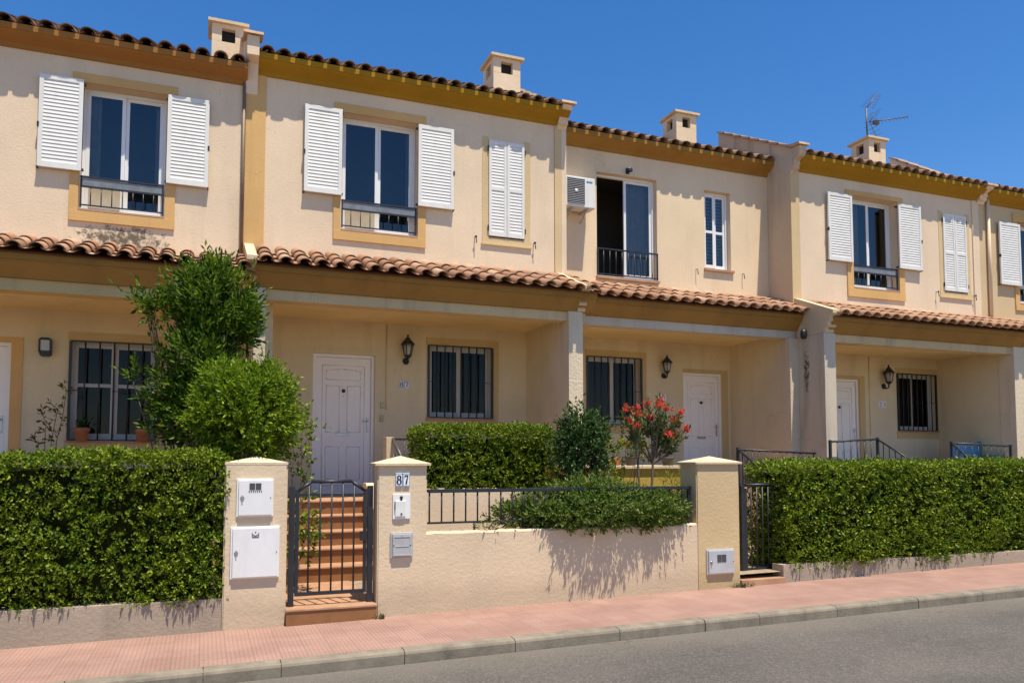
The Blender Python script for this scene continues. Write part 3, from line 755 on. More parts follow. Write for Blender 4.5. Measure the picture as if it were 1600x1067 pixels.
# wall linking number 87 / the aerial house to their set-back neighbour
part_box(H2, 'flank_wall', M_wall, (XB[2]-.25, XB[2]-.001, YU+.002, YU+SB+.4, proof[1]-.2, eave[1]-.03), b=0)
m = MB(); m.box(XB[3]+.0, XB[3]+.3, YU+.004, YU+SB+.4, proof[3]-.3, eave[3]-.0)
m.build('flank_wall', M_side, H4)

part_box(H1, 'flank_wall', M_wall1, (XB[0]-.002, XB[0]+.25, YU+.002, RIDGE+3, 0, eave[0]-.03), b=0)
part_box(H1, 'porch_side_wall', M_porch, (XB[0]+.1, XB[0]+.25, YP+.361, YB+.3, .1, zc(0)+.05))
# gable ends
Yr = RIDGE
def gable(h, i, x0, x1, top, mat, rise=.24, smooth=False): 
    e = eave[i]; Ye = YU-.23; parapet(h, x0, x1, Ye, e, Yr, e+(Yr-Ye)*.455, YU, soff[i], mat, rise, top=top, smooth=smooth)
gable(H2, 1, XB[1]-.02, XB[1]+CUT-.002, az(395, 53, YU-.28), M_wall, smooth=True)
gable(H2, 1, XB[2]-.16, XB[2]+.001, az(880, 160, YU-.28), M_wall, .30)
gable(H4, 3, XB[3]-.004, XB[3]+CUT-.002, az(1245, 224, YU-.28), M_side)
gable(H4, 3, XB[4]-.06, XB[4]+CUT-.002, az(1549, 290, YU-.28), M_wall, .38)

# pilasters on the upper storey
def pil(h, i, xa, xb, mat, name='pilaster'):
    m = MB(); m.box(xa, xb, YU-.022, YU+.003, proof[i]-.1, soff[i]-.001); m.build(name, mat, h)
pil(H2, 1, XB[1]-.012, XB[1]+.255, M_ochre)
pil(H2, 1, XB[2]-.20, XB[2]-.085, M_strip)
pil(H2, 1, XB[2]-.083, XB[2]+.003, M_wall)
pil(H4, 3, XB[3]-.003, XB[3]+.19, M_strip)
pil(H4, 3, XB[4]-.20, XB[4]-.02, M_wall)

# upper windows
def up_win(h, r, i, outer, sh, curtain=None, leaves=2, ysh=.08, n=8, infill=False):
    b = MB(); surround(b, outer, r, YU); b.build('window_surround', M_ochre, h)
    m = MB(); m.box(r[0]+.0015, r[1]-.0015, YU-.03, YU+WD-.03, r[2]+.0005, r[2]+.03, .004); m.build('window_sill', M_stept, h)
    wo = window(h, (r[0]+.004, r[1]-.004, r[2]+.031, r[3]-.003), YU, WD-.035, leaves, curtain=curtain)
    if infill:
        q = MB(); q.box(r[0]+.09, (r[0]+r[1])/2-.045, YU+WD-.075, YU+WD-.055, r[2]+.10, r[2]+.50); q.build('infill_panel', M_infill, wo)
    balconet(h, r[0]+.012, r[1]-.012, r[2]+.09, r[2]+.46, YU+.02, True, n)
    for k, s in enumerate(sh): shutter(h, s, YU-ysh, 1 if k == 0 else -1)
YS = YU-.08
up_win(H1, big1, 0, R(YU, (113.6, 111), (277, 139), (108, 343.5), (273, 361)), [R(YS, (62, 112.5), (130, 125.6), (57, 258), (127.5, 268)), R(YS, (261, 149), (327, 156), (261, 287), (325.5, 292))], [(.0, .2, 0, 1), (.86, 1, 0, 1)], infill=True)
up_win(H2, big2, 1, R(YU, (522, 159), (665, 184), (521, 374), (665, 389)), [R(YS, (477, 161), (535.6, 172), (475, 297), (534, 306)), R(YS, (654, 193.5), (710, 203), (654, 322), (709, 327))], [(.0, .1, 0, 1), (.9, 1, 0, 1)], infill=True)
up_win(H4, big4, 3, R(YU, (1320, 295), (1410, 311.5), (1324, 462.7), (1412.7, 472)), [R(YS, (1294, 299), (1331.6, 305.4), (1296, 406), (1334, 409.4)), R(YS, (1404, 316.7), (1440, 324.8), (1406.6, 419.5), (1441, 422.3))], [(.05, .42, 0, 1)])
s5 = R(YS, (1562, 345.7), (1594.5, 351), (1565, 443.7), (1597, 447)); w5_ = s5[1]-s5[0]
up_win(H5, big5, 4, (big5[0]-.13, big5[1]+.13, big5[2]-.13, big5[3]+.18), [s5, (big5[1]+.02, big5[1]+.02+w5_, s5[2], s5[3])])

def closed_pair(h, r, i):
    """narrow window behind a closed pair of louvred shutters"""
    xm = (r[0]+r[1])/2; mid = r[2]+(r[3]-r[2])*.5
    for a, c, k in ((r[0]+.004, xm-.003, 1), (xm+.003, r[1]-.004, -1)):
        b = MB(); louvre_panel(b, a, c, r[2]+.02, r[3]-.004, YU-.03, .036, .045, .06, mid)
        o = b.build('shutter', M_white, h)
        e = a if k > 0 else c
        for z in (r[2]+.14, r[3]-.14): q = MB(); q.box(e-.012*k-.006, e-.012*k+.006, YU-.036, YU+.004, z-.04, z+.04); q.build('shutter_hinge', M_iron, o)
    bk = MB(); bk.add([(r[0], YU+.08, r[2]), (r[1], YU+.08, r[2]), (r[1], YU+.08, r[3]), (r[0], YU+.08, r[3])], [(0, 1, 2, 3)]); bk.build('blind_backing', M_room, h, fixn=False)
    o = MB(); o.box(r[0]-.10, r[1]+.11, YU-.012, YU+.003, r[2]-.10, r[2]-.001); o.box(r[1]+.0005, r[1]+.10, YU-.010, YU+.003, r[2], r[3]+.05); o.box(r[0]-.10, r[0]-.0005, YU-.006, YU+.003, r[2], r[3]+.05)
    o.box(r[0]-.12, r[1]+.12, YU-.03, YU+.003, r[2]-.125, r[2]-.1005)
    o.build('window_surround', M_strip, h)
    for x in (r[0]-.22, r[1]+.16):
        q = MB(); q.tube([(x, YU, r[2]-.03), (x, YU-.06, r[2]-.03), (x+.01, YU-.065, r[2]-.13)], .008, 6); q.lathe((x, YU-.07, r[2]-.03), [(.016, 0), (.02, .01), (.01, .02)], 8, 'y'); q.build('shutter_hook', M_iron, h)
closed_pair(H2, nar2, 1); closed_pair(H4, nar4, 3)

# the set-back house: balcony door, narrow window with a blind
Y3 = YU+SB
r = big3
window(H3, (r[0]+.003, r[1]-.003, r[2]+.02, r[3]-.003), Y3, .13, 2, curtain=[(.55, .95, 0, 1)], open_left=True, room=1.4)
m = MB(); m.box(r[0]-.02, r[1]+.02, Y3-.05, Y3+.10, r[2]-.03, r[2]+.018, .004); m.build('window_sill', M_stept, H3)
balconet(H3, r[0]-.0, r[1]+.0, r[2]+.06, r[2]+.50, Y3-.02, False, 10)
r = nar3
window(H3, (r[0]+.003, r[1]-.003, r[2]+.02, r[3]-.003), Y3, .13, 2, transom=r[2]+(r[3]-r[2])*.5)
m = MB(); n_ = 22
for k in range(n_):
    z = r[2]+.06+(r[3]-r[2]-.1)*k/n_; m.prism_x([(Y3+.165, z), (Y3+.170, z), (Y3+.19, z+.045), (Y3+.185, z+.045)], r[0]+.03, r[1]-.03)
m.build('louvre_blind', M_white, H3)
m = MB(); m.box(r[0]-.03, r[1]+.05, Y3-.045, Y3+.1, r[2]-.03, r[2]+.018, .004); m.build('window_sill', M_stept, H3)
for x in (r[0]-.20, r[1]+.25):
    q = MB(); q.tube([(x, Y3, r[2]-.02), (x, Y3-.05, r[2]-.02), (x+.01, Y3-.055, r[2]-.12)], .007, 6); q.build('shutter_hook', M_iron, H3)
cx_, cz_ = at(980, 268, Y3)
q = MB(); q.box(cx_-.03, cx_+.03, Y3-.02, Y3+.003, cz_-.05, cz_+.05); q.lathe((cx_, Y3-.07, cz_-.01), [(.02, -.05), (.045, -.05), (.03, .02), (.02, .06)], 10, 'y'); q.build('spotlight', M_iron, H3)

# chimneys: base follows the roof slope
def zroof(i, y): return eave[i]+(y-(YU+SET[i]-.23))*.455
def chim(h, i, pl, pm, pr, ptop, Yc, mat):
    xm = ax(*pm, Yc); xr = ax(*pr, Yc); w = xr-xm; top = az(*ptop, Yc+.2)
    return chimney(h, xm, xr, Yc, Yc+w*1.05, zroof(i, Yc)-.3, top, mat), (xm+xr)/2, Yc+w*.5, top
chim(H1, 0, None, (331, 60), (383, 60), (350, 41.5), 12.3, M_wall)
chim(H2, 1, None, (771, 122), (813, 122), (787, 94.5), 12.3, M_wall)
chim(H3, 2, None, (1057, 205), (1088, 205), (1064, 180), 12.9, M_wall3)
_, chx, chy, chz = chim(H4, 3, None, (1358, 245), (1384, 248), (1362, 219.5), 12.3, M_wall3)

# drain pipes, bell buttons, spouts
def pipe(h, pts, r, mat, name='downpipe'):
    b = MB(); b.tube(pts, r, 10); return b.build(name, mat, h)
xp = XB[1]-.038
pipe(H1, [(xp, YU-.04, soff[0]+.02), (xp, YU-.04, proof[0]+.05)], .022, M_pipe)
xp = ax(1546.5, 400, YU-.05)
pipe(H4, [(xp, YU-.045, soff[3]+.05), (xp, YU-.045, proof[3]+.06)], .034, M_wall)
b = MB(); sx, sz = at(1267, 522, YP+.3)
b.lathe((PX34[0]-.05, YP+.42, az(1267, 530, YP+.4)), [(.03, 0), (.05, .02), (.055, .12), (.04, .16), (.02, .17)], 10); b.build('drain_spout', M_iron, H4)
for px, py in ((597, 633), (596, 654)):
    x, z = at(px, py, YB-.01); b = MB(); b.box(x-.03, x+.03, YB-.03, YB+.003, z-.05, z+.05, .006); b.build('bell_button', M_brass, H2)
b = MB(); x = step_x; b.tube([(x, YB-.008, ptile[1]-.33), (x, YB-.008, az(605, 640, YB))], .012, 8); b.build('wall_conduit', M_porch, H2)
b = MB(); x = ax(1358, 600, YB); b.tube([(x, YB-.008, ptile[3]-.33), (x, YB-.008, az(1358, 680, YB))], .012, 8); b.build('wall_conduit', M_porch, H4)

# ------------------------------------------------------------------ fixtures on the walls
LG = 'black lanterns beside the front doors'
def lantern(px, py, Y, s, label):
    x, z = at(px, py, Y)                                                 # z: middle of the glass
    t = thing('wall_lantern', label, 'lantern', (x, Y, z), LG)
    b = MB(); c = (x, Y-.14*s, z)
    b.lathe((x, Y-.004, z-.16*s), [(.0, .006), (.05*s, .006), (.055*s, -.01), (.03*s, -.03)], 12, 'y')
    b.tube([(x, Y-.02, z-.16*s), (x, Y-.07*s, z-.21*s), (x, Y-.13*s, z-.19*s), (x, Y-.14*s, z-.12*s)], .014*s, 8)
    b.lathe((c[0], c[1], z-.13*s), [(.02*s, 0), (.045*s, .02*s), (.06*s, .04*s), (.062*s, .05*s)], 6)
    b.build('bracket', M_iron, t)
    g = MB(); g.lathe((c[0], c[1], z-.08*s), [(.055*s, 0), (.085*s, .17*s)], 6); g.build('lamp_glass', M_lampglass, t)
    r_ = MB()
    for k in range(6):
        a = 2*math.pi*k/6; r_.tube([(c[0]+.058*s*math.cos(a), c[1]+.058*s*math.sin(a), z-.08*s), (c[0]+.089*s*math.cos(a), c[1]+.089*s*math.sin(a), z+.09*s)], .007*s, 5)
    r_.build('cage', M_iron, t)
    k = MB(); k.lathe((c[0], c[1], z+.088*s), [(.115*s, 0), (.11*s, .012*s), (.07*s, .06*s), (.045*s, .085*s), (.035*s, .11*s), (.012*s, .125*s), (.018*s, .145*s), (.008*s, .165*s)], 12)
    k.build('lamp_roof', M_iron, t)
    return t
lantern(634, 549, YB, 1.0, 'black lantern between the white door and the grilled window of house 87')
lantern(1036.5, 575, yb(2), .95, 'black lantern above the porch plaque reading 11')
lantern(1380, 591, YB, 1.05, 'black lantern right of the third front door from the left, by the plaque 23')
x, z = at(72, 544, YB); t = thing('bulkhead_lamp', 'black framed bulkhead lamp on the porch wall at far left', 'wall lamp', (x, YB, z))
b = MB(); b.box(x-.075, x+.075, YB-.04, YB+.002, z-.10, z+.11, .012)
b.prism_y([(x-.075, z+.11), (x+.075, z+.11), (x+.05, z+.135), (x-.05, z+.135)], YB-.10, YB-.005)
for sx_ in (-1, 1): b.box(x+sx_*.068-.009, x+sx_*.068+.009, YB-.10, YB-.04, z-.06, z+.11)
b.prism_y([(x-.075, z-.05), (x+.075, z-.05), (x+.045, z-.12), (x-.045, z-.12)], YB-.10, YB-.005)
b.build('lamp_body', M_iron, t); b = MB(); b.box(x-.058, x+.058, YB-.09, YB-.041, z-.048, z+.108, .01); b.build('lamp_glass', M_lampglass, t)

# air conditioner
x0 = ax(884, 300, Y3-.3); x1 = ax(929, 300, Y3-.3); z0 = az(905, 324, Y3-.3); z1 = az(905, 277, Y3-.3)
t = thing('air_conditioner', 'white outdoor air conditioner unit on wall brackets left of the open balcony door', 'air conditioner', ((x0+x1)/2, Y3, z0))
b = MB(); b.box(x0, x1, Y3-.32, Y3-.06, z0, z1, .012); b.build('casing', M_white, t)
b = MB(); xs = x0+(x1-x0)*.64; b.box(x0+.02, xs, Y3-.327, Y3-.3195, z0+.05, z1-.03, .002); b.build('fan_recess', M_dark, t)
b = MB()
for k in range(15): zz = z0+.06+(z1-z0-.10)*k/14; b.box(x0+.025, xs-.005, Y3-.335, Y3-.328, zz-.004, zz+.004)
cc = ((x0+.02+xs)/2, Y3-.336, (z0+.05+z1-.03)/2); b.lathe(cc, [(.0, -.003), (.035, -.003), (.035, .004)], 14, 'y')
b.build('fan_guard', M_grey, t)
b = MB(); b.box(x1-.16, x1-.05, Y3-.3235, Y3-.3195, z1-.085, z1-.06); b.build('maker_badge', M_bluelogo, t)
b = MB()
for xx in (x0+.12, x1-.13): b.box(xx-.015, xx+.015, Y3-.30, Y3+.002, z0-.035, z0-.001); b.tube([(xx, Y3-.27, z0-.03), (xx, Y3-.005, z0-.17)], .011, 6)
b.build('bracket', M_grey, t)

# TV aerial
x, z = chx-.03, chz
t = thing('tv_aerial', 'television aerial with two spiky antennas on the chimney top', 'aerial', (x, chy, z-.2), None)
mt = az(1356, 170, chy); ml = az(1356, 191, chy)
b = MB(); b.tube([(x, chy, z-.06), (x, chy, mt)], .017, 8); b.build('mast', M_aer, t)
def yagi(p, d, L, n, e0, e1, el):
    b = MB(); p = Vector(p); d = Vector(d).normalized(); el = Vector(el).normalized()
    b.tube([p, p+d*L], .011, 6)
    for k in range(n):
        q = p+d*(L*(k+.6)/n); w = e0+(e1-e0)*k/(n-1)
        b.tube([q-el*w, q+el*w], .0034, 5)
    return b
u = yagi((x, chy, mt), (.55, 0, .62), az(1375, 149, chy)-mt+.14, 9, .15, .10, (.5, -.8, -.35)); u.build('antenna', M_aer, t)
u = yagi((x+.05, chy, ml), (1, -.42, .14), .85, 11, .11, .07, (.12, .5, .85))
for sg in (1, -1):
    for k in range(4): u.tube([(x+.10+.05*k, chy-.16, ml+sg*(.05+.07*k)), (x+.10+.05*k, chy+.16, ml+sg*(.05+.07*k))], .004, 5)
    u.tube([(x+.08, chy, ml), (x+.26, chy, ml+sg*.28)], .006, 5)
u.box(x+.20, x+.32, chy-.04, chy+.04, ml-.02, ml+.07, .01)
u.build('antenna', M_aer, t)

# ------------------------------------------------------------------ numerals (flat glazed signs)
def stroke(b, pts, ws, Y, th=.004):
    for i in range(len(pts)-1):
        (xa, za), (xb, zb) = pts[i], pts[i+1]; dx, dz = xb-xa, zb-za; L = math.hypot(dx, dz) or 1
        nx, nz = -dz/L, dx/L; wa, wb = ws[i]/2, ws[i+1]/2; ex, ez = dx/L*.0008, dz/L*.0008
        q = [(xa-nx*wa-ex, za-nz*wa-ez), (xb-nx*wb+ex, zb-nz*wb+ez), (xb+nx*wb+ex, zb+nz*wb+ez), (xa+nx*wa-ex, za+nz*wa-ez)]
        b.prism_y(q, Y-th-.00001*i, Y)
def digit(b, ch, x, z, w, h, Y):
    T = h*.16; t = h*.06
    P = lambda u, v: (x+u*w, z+v*h)
    if ch == '8':
        for cz, rx, rz in ((.74, .36, .22), (.26, .44, .26)):
            pts = [P(.5+rx*math.cos(a), cz+rz*math.sin(a)) for a in [2*math.pi*k/20 for k in range(21)]]
            ws = [t+(T-t)*abs(math.cos(2*math.pi*k/20)) for k in range(21)]; stroke(b, pts, ws, Y)
    elif ch == '7':
        stroke(b, [P(.06, .70), P(.10, .95)], [t, t], Y); stroke(b, [P(.06, .93), P(.92, .93)], [T*.9, T*.9], Y)
        stroke(b, [P(.90, .93), P(.60, .45), P(.45, .02)], [t, T, T*1.1], Y)
    elif ch == '1':
        stroke(b, [P(.5, 0), P(.5, .98)], [T, T], Y); stroke(b, [P(.5, .95), P(.22, .76)], [T*.6, t], Y); stroke(b, [P(.25, .03), P(.75, .03)], [t, t], Y)
    elif ch == '2':
        stroke(b, [P(.12, .72), P(.25, .92), P(.5, .98), P(.75, .9), P(.85, .72), P(.7, .48), P(.35, .22), P(.1, .04)], [T, T, t, T, T, T*.8, t, t], Y); stroke(b, [P(.1, .05), P(.9, .05)], [T*.8, T*.8], Y)
    elif ch == '3':
        for cz, rz in ((.74, .22), (.27, .26)):
            A = [math.radians(q) for q in range(-120, 151, 30)] if cz < .5 else [math.radians(q) for q in range(-80, 151, 30)]
            stroke(b, [P(.42+.40*math.cos(a), cz+rz*math.sin(a)) for a in A], [t+(T-t)*abs(math.cos(a)) for a in A], Y)
def plaque(name, label, pTL, pBR, Y, chars, group='house number plaques', ink=None, border=True):
    x0, z1 = at(*pTL, Y); x1, z0 = at(*pBR, Y)
    t = thing(name, label, 'number plaque', ((x0+x1)/2, Y, z0), group); n = len(chars)
    for k, ch in enumerate(chars):
        a = x0+(x1-x0)*k/n; c = x0+(x1-x0)*(k+1)/n
        b = MB(); b.box(a+.002, c-.002, Y-.016, Y+.002, z0, z1, .003); b.build('number_tile', M_tileplate, t)
        f = MB(); e = .006
        if border:
            for q in ((a+.004, c-.004, z0+.004, z0+.008), (a+.004, c-.004, z1-.008, z1-.004), (a+.004, a+.008, z0+.0081, z1-.0081), (c-.008, c-.004, z0+.0081, z1-.0081)):
                f.box(q[0], q[1], Y-.018, Y-.0155, q[2], q[3])
            f.build('border', M_bluelogo, t)
        d = MB(); digit(d, ch, a+(c-a)*.22, z0+(z1-z0)*.16, (c-a)*.56, (z1-z0)*.68, Y-.0155); d.build('numeral', ink or M_dark, t)
    return t
M_ink = plain('black_glaze', (.012, .012, .02), .3)
M_inkf = plain('faded_glaze', (.22, .19, .19), .5)
plaque('number_plaque', 'white tiles reading 87 near the top of the gate pillar', (617.5, 738.5), (640, 759.5), YF, '87', ink=M_ink)
plaque('number_plaque', 'small 87 plaque under the lantern on the porch wall', (623, 594.5), (639, 607.5), YB, '87', ink=M_ink)
plaque('number_plaque', 'small plaque reading 11 behind the red flowers', (1028, 616), (1040, 625.5), yb(2), '11', ink=M_ink, border=False)
plaque('number_plaque', 'faded plaque reading 23 beside the farthest lantern', (1372, 626.5), (1384, 637), YB, '23', ink=M_inkf, border=False)

# ------------------------------------------------------------------ street front: walls, pillars, cabinets
def yslab(b, x0, x1, y0, y1, top, dip=.25):                               # wall whose foot follows the slope of the street
    b.add([(x0, y0, gz(x0)-dip), (x1, y0, gz(x1)-dip), (x1, y1, gz(x1)-dip), (x0, y1, gz(x0)-dip), (x0, y0, top), (x1, y0, top), (x1, y1, top), (x0, y1, top)],
          [(0, 3, 2, 1), (4, 5, 6, 7), (0, 1, 5, 4), (1, 2, 6, 5), (2, 3, 7, 6), (3, 0, 4, 7)])
def wobble_top(b, x0, x1, y0, y1, z, r=.02, n=40, seed=1):                 # rounded, slightly uneven plaster top
    rr = random.Random(seed); vs = []; fs = []; pf = [(y0, z-r), (y0+r*.3, z-r*.3), (y0+r, z), (y1-r, z), (y1-r*.3, z-r*.3), (y1, z-r)]
    for i in range(n+1):
        x = x0+(x1-x0)*i/n; d = rr.uniform(-.004, .004)
        vs += [(x, y+(d if y < (y0+y1)/2 else -d)*.5, zz+d) for y, zz in pf]
    m = len(pf)
    for i in range(n):
        for k in range(m-1): fs.append((i*m+k, (i+1)*m+k, (i+1)*m+k+1, i*m+k+1))
    b.add(vs, fs, True)
def pillar(label, x0, x1, y0, y1, zb, zcap, mat, over, rise, capmat):
    t = thing('gate_pillar', label, 'pillar', ((x0+x1)/2, (y0+y1)/2, gz((x0+x1)/2)), 'stucco pillars of the street front')
    b = MB(); bm = bmesh.new(); bmesh.ops.create_cube(bm, size=1)
    for q in bm.verts: q.co = (x0+(q.co.x+.5)*(x1-x0), y0+(q.co.y+.5)*(y1-y0), gz(x0)-.2+(q.co.z+.5)*(zcap-gz(x0)+.2))
    bmesh.ops.bevel(bm, geom=[e for e in bm.edges if abs(e.verts[0].co.z-e.verts[1].co.z) > .1], offset=.012, segments=2, affect='EDGES')
    b.bm(bm); b.build('shaft', mat, t)
    c = MB(); o = over; th = .022
    xm, ym = (x0+x1)/2, (y0+y1)/2
    c.add([(x0-o, y0-o, zcap), (x1+o, y0-o, zcap), (x1+o, y1+o, zcap), (x0-o, y1+o, zcap), (x0-o, y0-o, zcap+th), (x1+o, y0-o, zcap+th), (x1+o, y1+o, zcap+th), (x0-o, y1+o, zcap+th), (xm, ym, zcap+th+rise)],
          [(3, 2, 1, 0), (0, 1, 5, 4), (1, 2, 6, 5), (2, 3, 7, 6), (3, 0, 4, 7), (4, 5, 8), (5, 6, 8), (6, 7, 8), (7, 4, 8)])
    c.build('pillar_cap', capmat, t)
    return t
P1 = (ax(349, 850, YF), ax(448, 850, YF)); P2 = (ax(589.5, 850, YF), ax(667, 800, YF)); P3 = (ax(1089, 800, YF), ax(1155.5, 800, YF))
pillar('beige gate pillar carrying two white meter cabinets', P1[0], P1[1], YF, YF+.24, 0, 1.475, M_fence, .002, .055, M_fence)
pillar('beige gate pillar with the number 87 tiles', P2[0], P2[1], YF, YF+.22, 0, 1.465, M_fence, .032, .075, M_cap)
pillar('golden gate pillar with one silver cabinet at its foot', P3[0], P3[1], YF, YF+.34, 0, 1.475, M_fencey, .028, .07, M_cap)

b = MB(); zt = .800
yslab(b, P2[1]-.01, P3[0]+.01, YF+.008, YF+.20, zt-.02); wobble_top(b, P2[1]-.005, P3[0]+.005, YF+.008, YF+.20, zt)
tag(b.build('garden_wall', M_fence), 'long low beige garden wall under the black railing', 'wall')
b = MB(); yslab(b, -6, P1[0]-.004, YF+.02, YF+.22, .27)
tag(b.build('garden_wall', M_plinth), 'low greyish wall strip beneath the left hedge', 'wall')
xh0 = ax(1226, 890, YF); b = MB(); yslab(b, xh0, 20, YF+.02, YF+.22, .27)
tag(b.build('garden_wall', M_plinth), 'low dusky wall strip beneath the long right hedge', 'wall')

def cabinet(label, pTL, pBR, mat, kind, d=.035, group='utility cabinets on the gate pillars'):
    x0, z1 = at(*pTL, YF); x1, z0 = at(*pBR, YF)
    t = thing('utility_cabinet', label, 'cabinet', ((x0+x1)/2, YF, z0), group)
    b = MB(); b.box(x0, x1, YF-d*.5, YF+.003, z0, z1, .004); b.build('cabinet_frame', mat, t)
    b = MB(); e = .018; b.box(x0+e, x1-e*.7, YF-d, YF-d*.5+.001, z0+e*.7, z1-e*.7, .005); b.build('cabinet_door', mat, t)
    m = MB(); w, h = x1-x0, z1-z0; xm = (x0+x1)/2; Yd = YF-d
    if kind in ('window', 'silver'):
        zc_ = z1-h*(.20 if kind == 'window' else .36); ww = w*.15; hh = h*(.085 if kind == 'window' else .15)
        xo = xm if kind == 'window' else xm+.0
        for s_ in (-1, 1): m.box(xo+s_*ww*.56-ww*.5, xo+s_*ww*.56+ww*.5, Yd-.004, Yd+.001, zc_-hh, zc_+hh)
        if kind == 'window':
            for k in range(7): q = xo-ww*1.1+ww*2.2*k/6; m.box(q-.004, q+.004, Yd-.0025, Yd+.001, zc_-hh-.024, zc_-hh-.010)
    if kind == 'mark':
        zc_ = z1-h*.16
        stroke(m, [(xm-.028, zc_+.018), (xm-.028, zc_-.02), (xm+.028, zc_-.02), (xm+.028, zc_+.018)], [.006]*4, Yd+.001)
        stroke(m, [(xm-.022, zc_+.002), (xm, zc_-.010), (xm+.022, zc_+.002)], [.006]*3, Yd+.001); m.box(xm-.005, xm+.005, Yd-.003, Yd+.001, zc_+.02, zc_+.03)
    if kind == 'grey':
        for a, c, lo, hi in ((.12, .88, .82, .86), (.12, .88, .10, .13), (.12, .15, .131, .819), (.85, .88, .131, .819), (.2, .8, .45, .47)): m.box(x0+w*a, x0+w*c, Yd-.004, Yd+.001, z0+h*lo, z0+h*hi)
        m.lathe((xm, Yd-.006, z1-h*.10), [(.012, 0), (.014, .007)], 10, 'y')
    if m.v: m.build('marking', M_dark if kind != 'grey' else M_silver, t)
    k = MB()
    if kind != 'grey':
        zk = (z0+z1)/2+(.0 if kind != 'mark' else -.0); k.lathe((x0+.05, Yd-.008, zk), [(.014, 0), (.018, .004), (.02, .009)], 12, 'y'); k.box(x0+.044, x0+.056, Yd-.014, Yd-.0085, zk-.025, zk+.025, .002)
        r_ = MB(); r_.box(x1-.03, x1-.022, Yd-.004, Yd+.001, zk-.004, zk+.004); r_.build('rivet', M_dark, t)
    else:
        for xx in (x0+.03, x1-.03): r_ = MB(); r_.lathe((xx, Yd-.005, (z0+z1)/2), [(.006, 0), (.008, .006)], 8, 'y'); r_.build('rivet', M_dark, t)
    if k.v: k.build('cabinet_lock', M_steel if kind != 'grey' else M_dark, t)
    return t
cabinet('smaller upper white cabinet with a twin-window label', (370, 748), (426.5, 806), M_meter, 'window')
cabinet('larger lower white cabinet with a small square mark', (360.5, 823), (435.5, 901), M_meter, 'mark')
cabinet('grey metal cabinet low on the 87 pillar', (609.5, 832), (644.5, 870), M_grey, 'grey')
cabinet('silver cabinet with a dark twin window on the golden pillar', (1103, 858.5), (1146.5, 895), M_silver, 'silver')
# letter and entry panel
x0, z1 = at(613.5, 771.5, YF); x1, z0 = at(640.5, 810, YF)
t = thing('entry_panel', 'pale letterbox panel with a round buzzer between the 87 tiles and the grey cabinet', 'letterbox', ((x0+x1)/2, YF, z0))
b = MB(); b.box(x0, x1, YF-.018, YF+.003, z0, z1, .005); b.build('panel', M_meter, t)
b = MB(); b.box(x0+.022, x1-.05, YF-.030, YF-.0175, z0+.025, z0+(z1-z0)*.72, .004); b.build('flap', M_white, t)
b = MB(); b.lathe(((x0+x1)/2-.005, YF-.026, z1-.035), [(.012, 0), (.016, .004), (.016, .009)], 12, 'y'); b.box((x0+x1)/2-.013, (x0+x1)/2+.003, YF-.022, YF-.0175, z1-.075, z1-.05); b.build('buzzer', M_iron, t)
b = MB(); b.box(x0+.016, x0+.022, YF-.035, YF-.0175, z0+.09, z0+.17); b.lathe(((x0+x1)/2-.005, YF-.036, z0+.05), [(.009, 0), (.011, .007)], 10, 'y'); b.build('flap_lock', M_dark, t)

# railing on the garden wall
ra = ax(668, 766, YF+.1); rb = ax(1078, 761, YF+.1)
t = thing('garden_railing', 'black iron railing standing on the low beige wall', 'railing', ((ra+rb)/2, YF+.1, zt))
b = MB(); zr1 = 1.205; zr0 = .885; Y = YF+.1
b.box(ra, rb, Y-.02, Y+.02, zr1-.018, zr1+.018, .004); b.box(ra, rb, Y-.012, Y+.012, zr0-.010, zr0+.010); b.build('rail', M_iron, t)
n = round((rb-ra)/.132)
for k in range(n+1):
    x = ra+.02+(rb-ra-.04)*k/n; b = MB()
    big = k == n or k == 0
    if k == n: b.box(x-.016, x+.016, Y-.016, Y+.016, zt-.03, zr1-.019)
    else: b.tube([(x, Y, zr0+.005), (x, Y, zr1-.017)], .009, 6)
    b.build('post' if k == n else 'baluster', M_iron, t)
for x in (ra+.5, ra+1.9): b = MB(); b.tube([(x, Y, zt-.03), (x, Y, zr0-.009)], .012, 6); b.build('foot', M_iron, t)

# ------------------------------------------------------------------ gates and steps
gx0 = P1[1]+.03; gx1 = P2[0]-.03
plat = .14
t = thing('entrance_steps', 'terracotta tiled steps climbing to the white door behind the gate', 'steps', ((gx0+gx1)/2, YF, 0))
b = MB()
px0, px1 = ax(447, 960, YF-.04), ax(588.5, 960, YF-.04)
b.box(px0, px1, YF-.045, YF+.003, -.12, plat-.022); b.box(P1[1]+.004, P2[0]-.004, YF+.0035, 9.2, -.12, plat-.022); b.build('platform_riser', M_stepr, t)
b = MB(); b.box(px0-.004, px1+.004, YF-.055, YF-.0005, plat-.021, plat, .004); b.box(P1[1]+.003, P2[0]-.003, YF, 9.2, plat-.021, plat, .002); b.build('platform_tread', M_stept, t)
sx0, sx1 = .74, 1.96
Ys = [9.20+.30*k for k in range(5)]; rs = (floor[1]-plat)/5
for k in range(5):
    zz = plat+rs*(k+1); y1 = Ys[k+1] if k < 4 else YP+.05
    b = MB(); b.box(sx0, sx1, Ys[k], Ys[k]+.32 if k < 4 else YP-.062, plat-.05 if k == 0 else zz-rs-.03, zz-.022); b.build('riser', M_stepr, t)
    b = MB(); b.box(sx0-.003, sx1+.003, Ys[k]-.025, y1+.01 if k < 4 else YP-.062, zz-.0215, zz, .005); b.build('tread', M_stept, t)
t = thing('stair_wall', 'cream plastered side wall with a capped post at the right of the terracotta steps', 'wall', (2.04, 9.6, 0))
b = MB(); b.prism_x([(9.0, -.05), (10.5, -.05), (10.5, 1.22), (10.3, 1.22), (9.0, .42)], 1.975, 2.10); b.build('string_wall', M_wall, t)
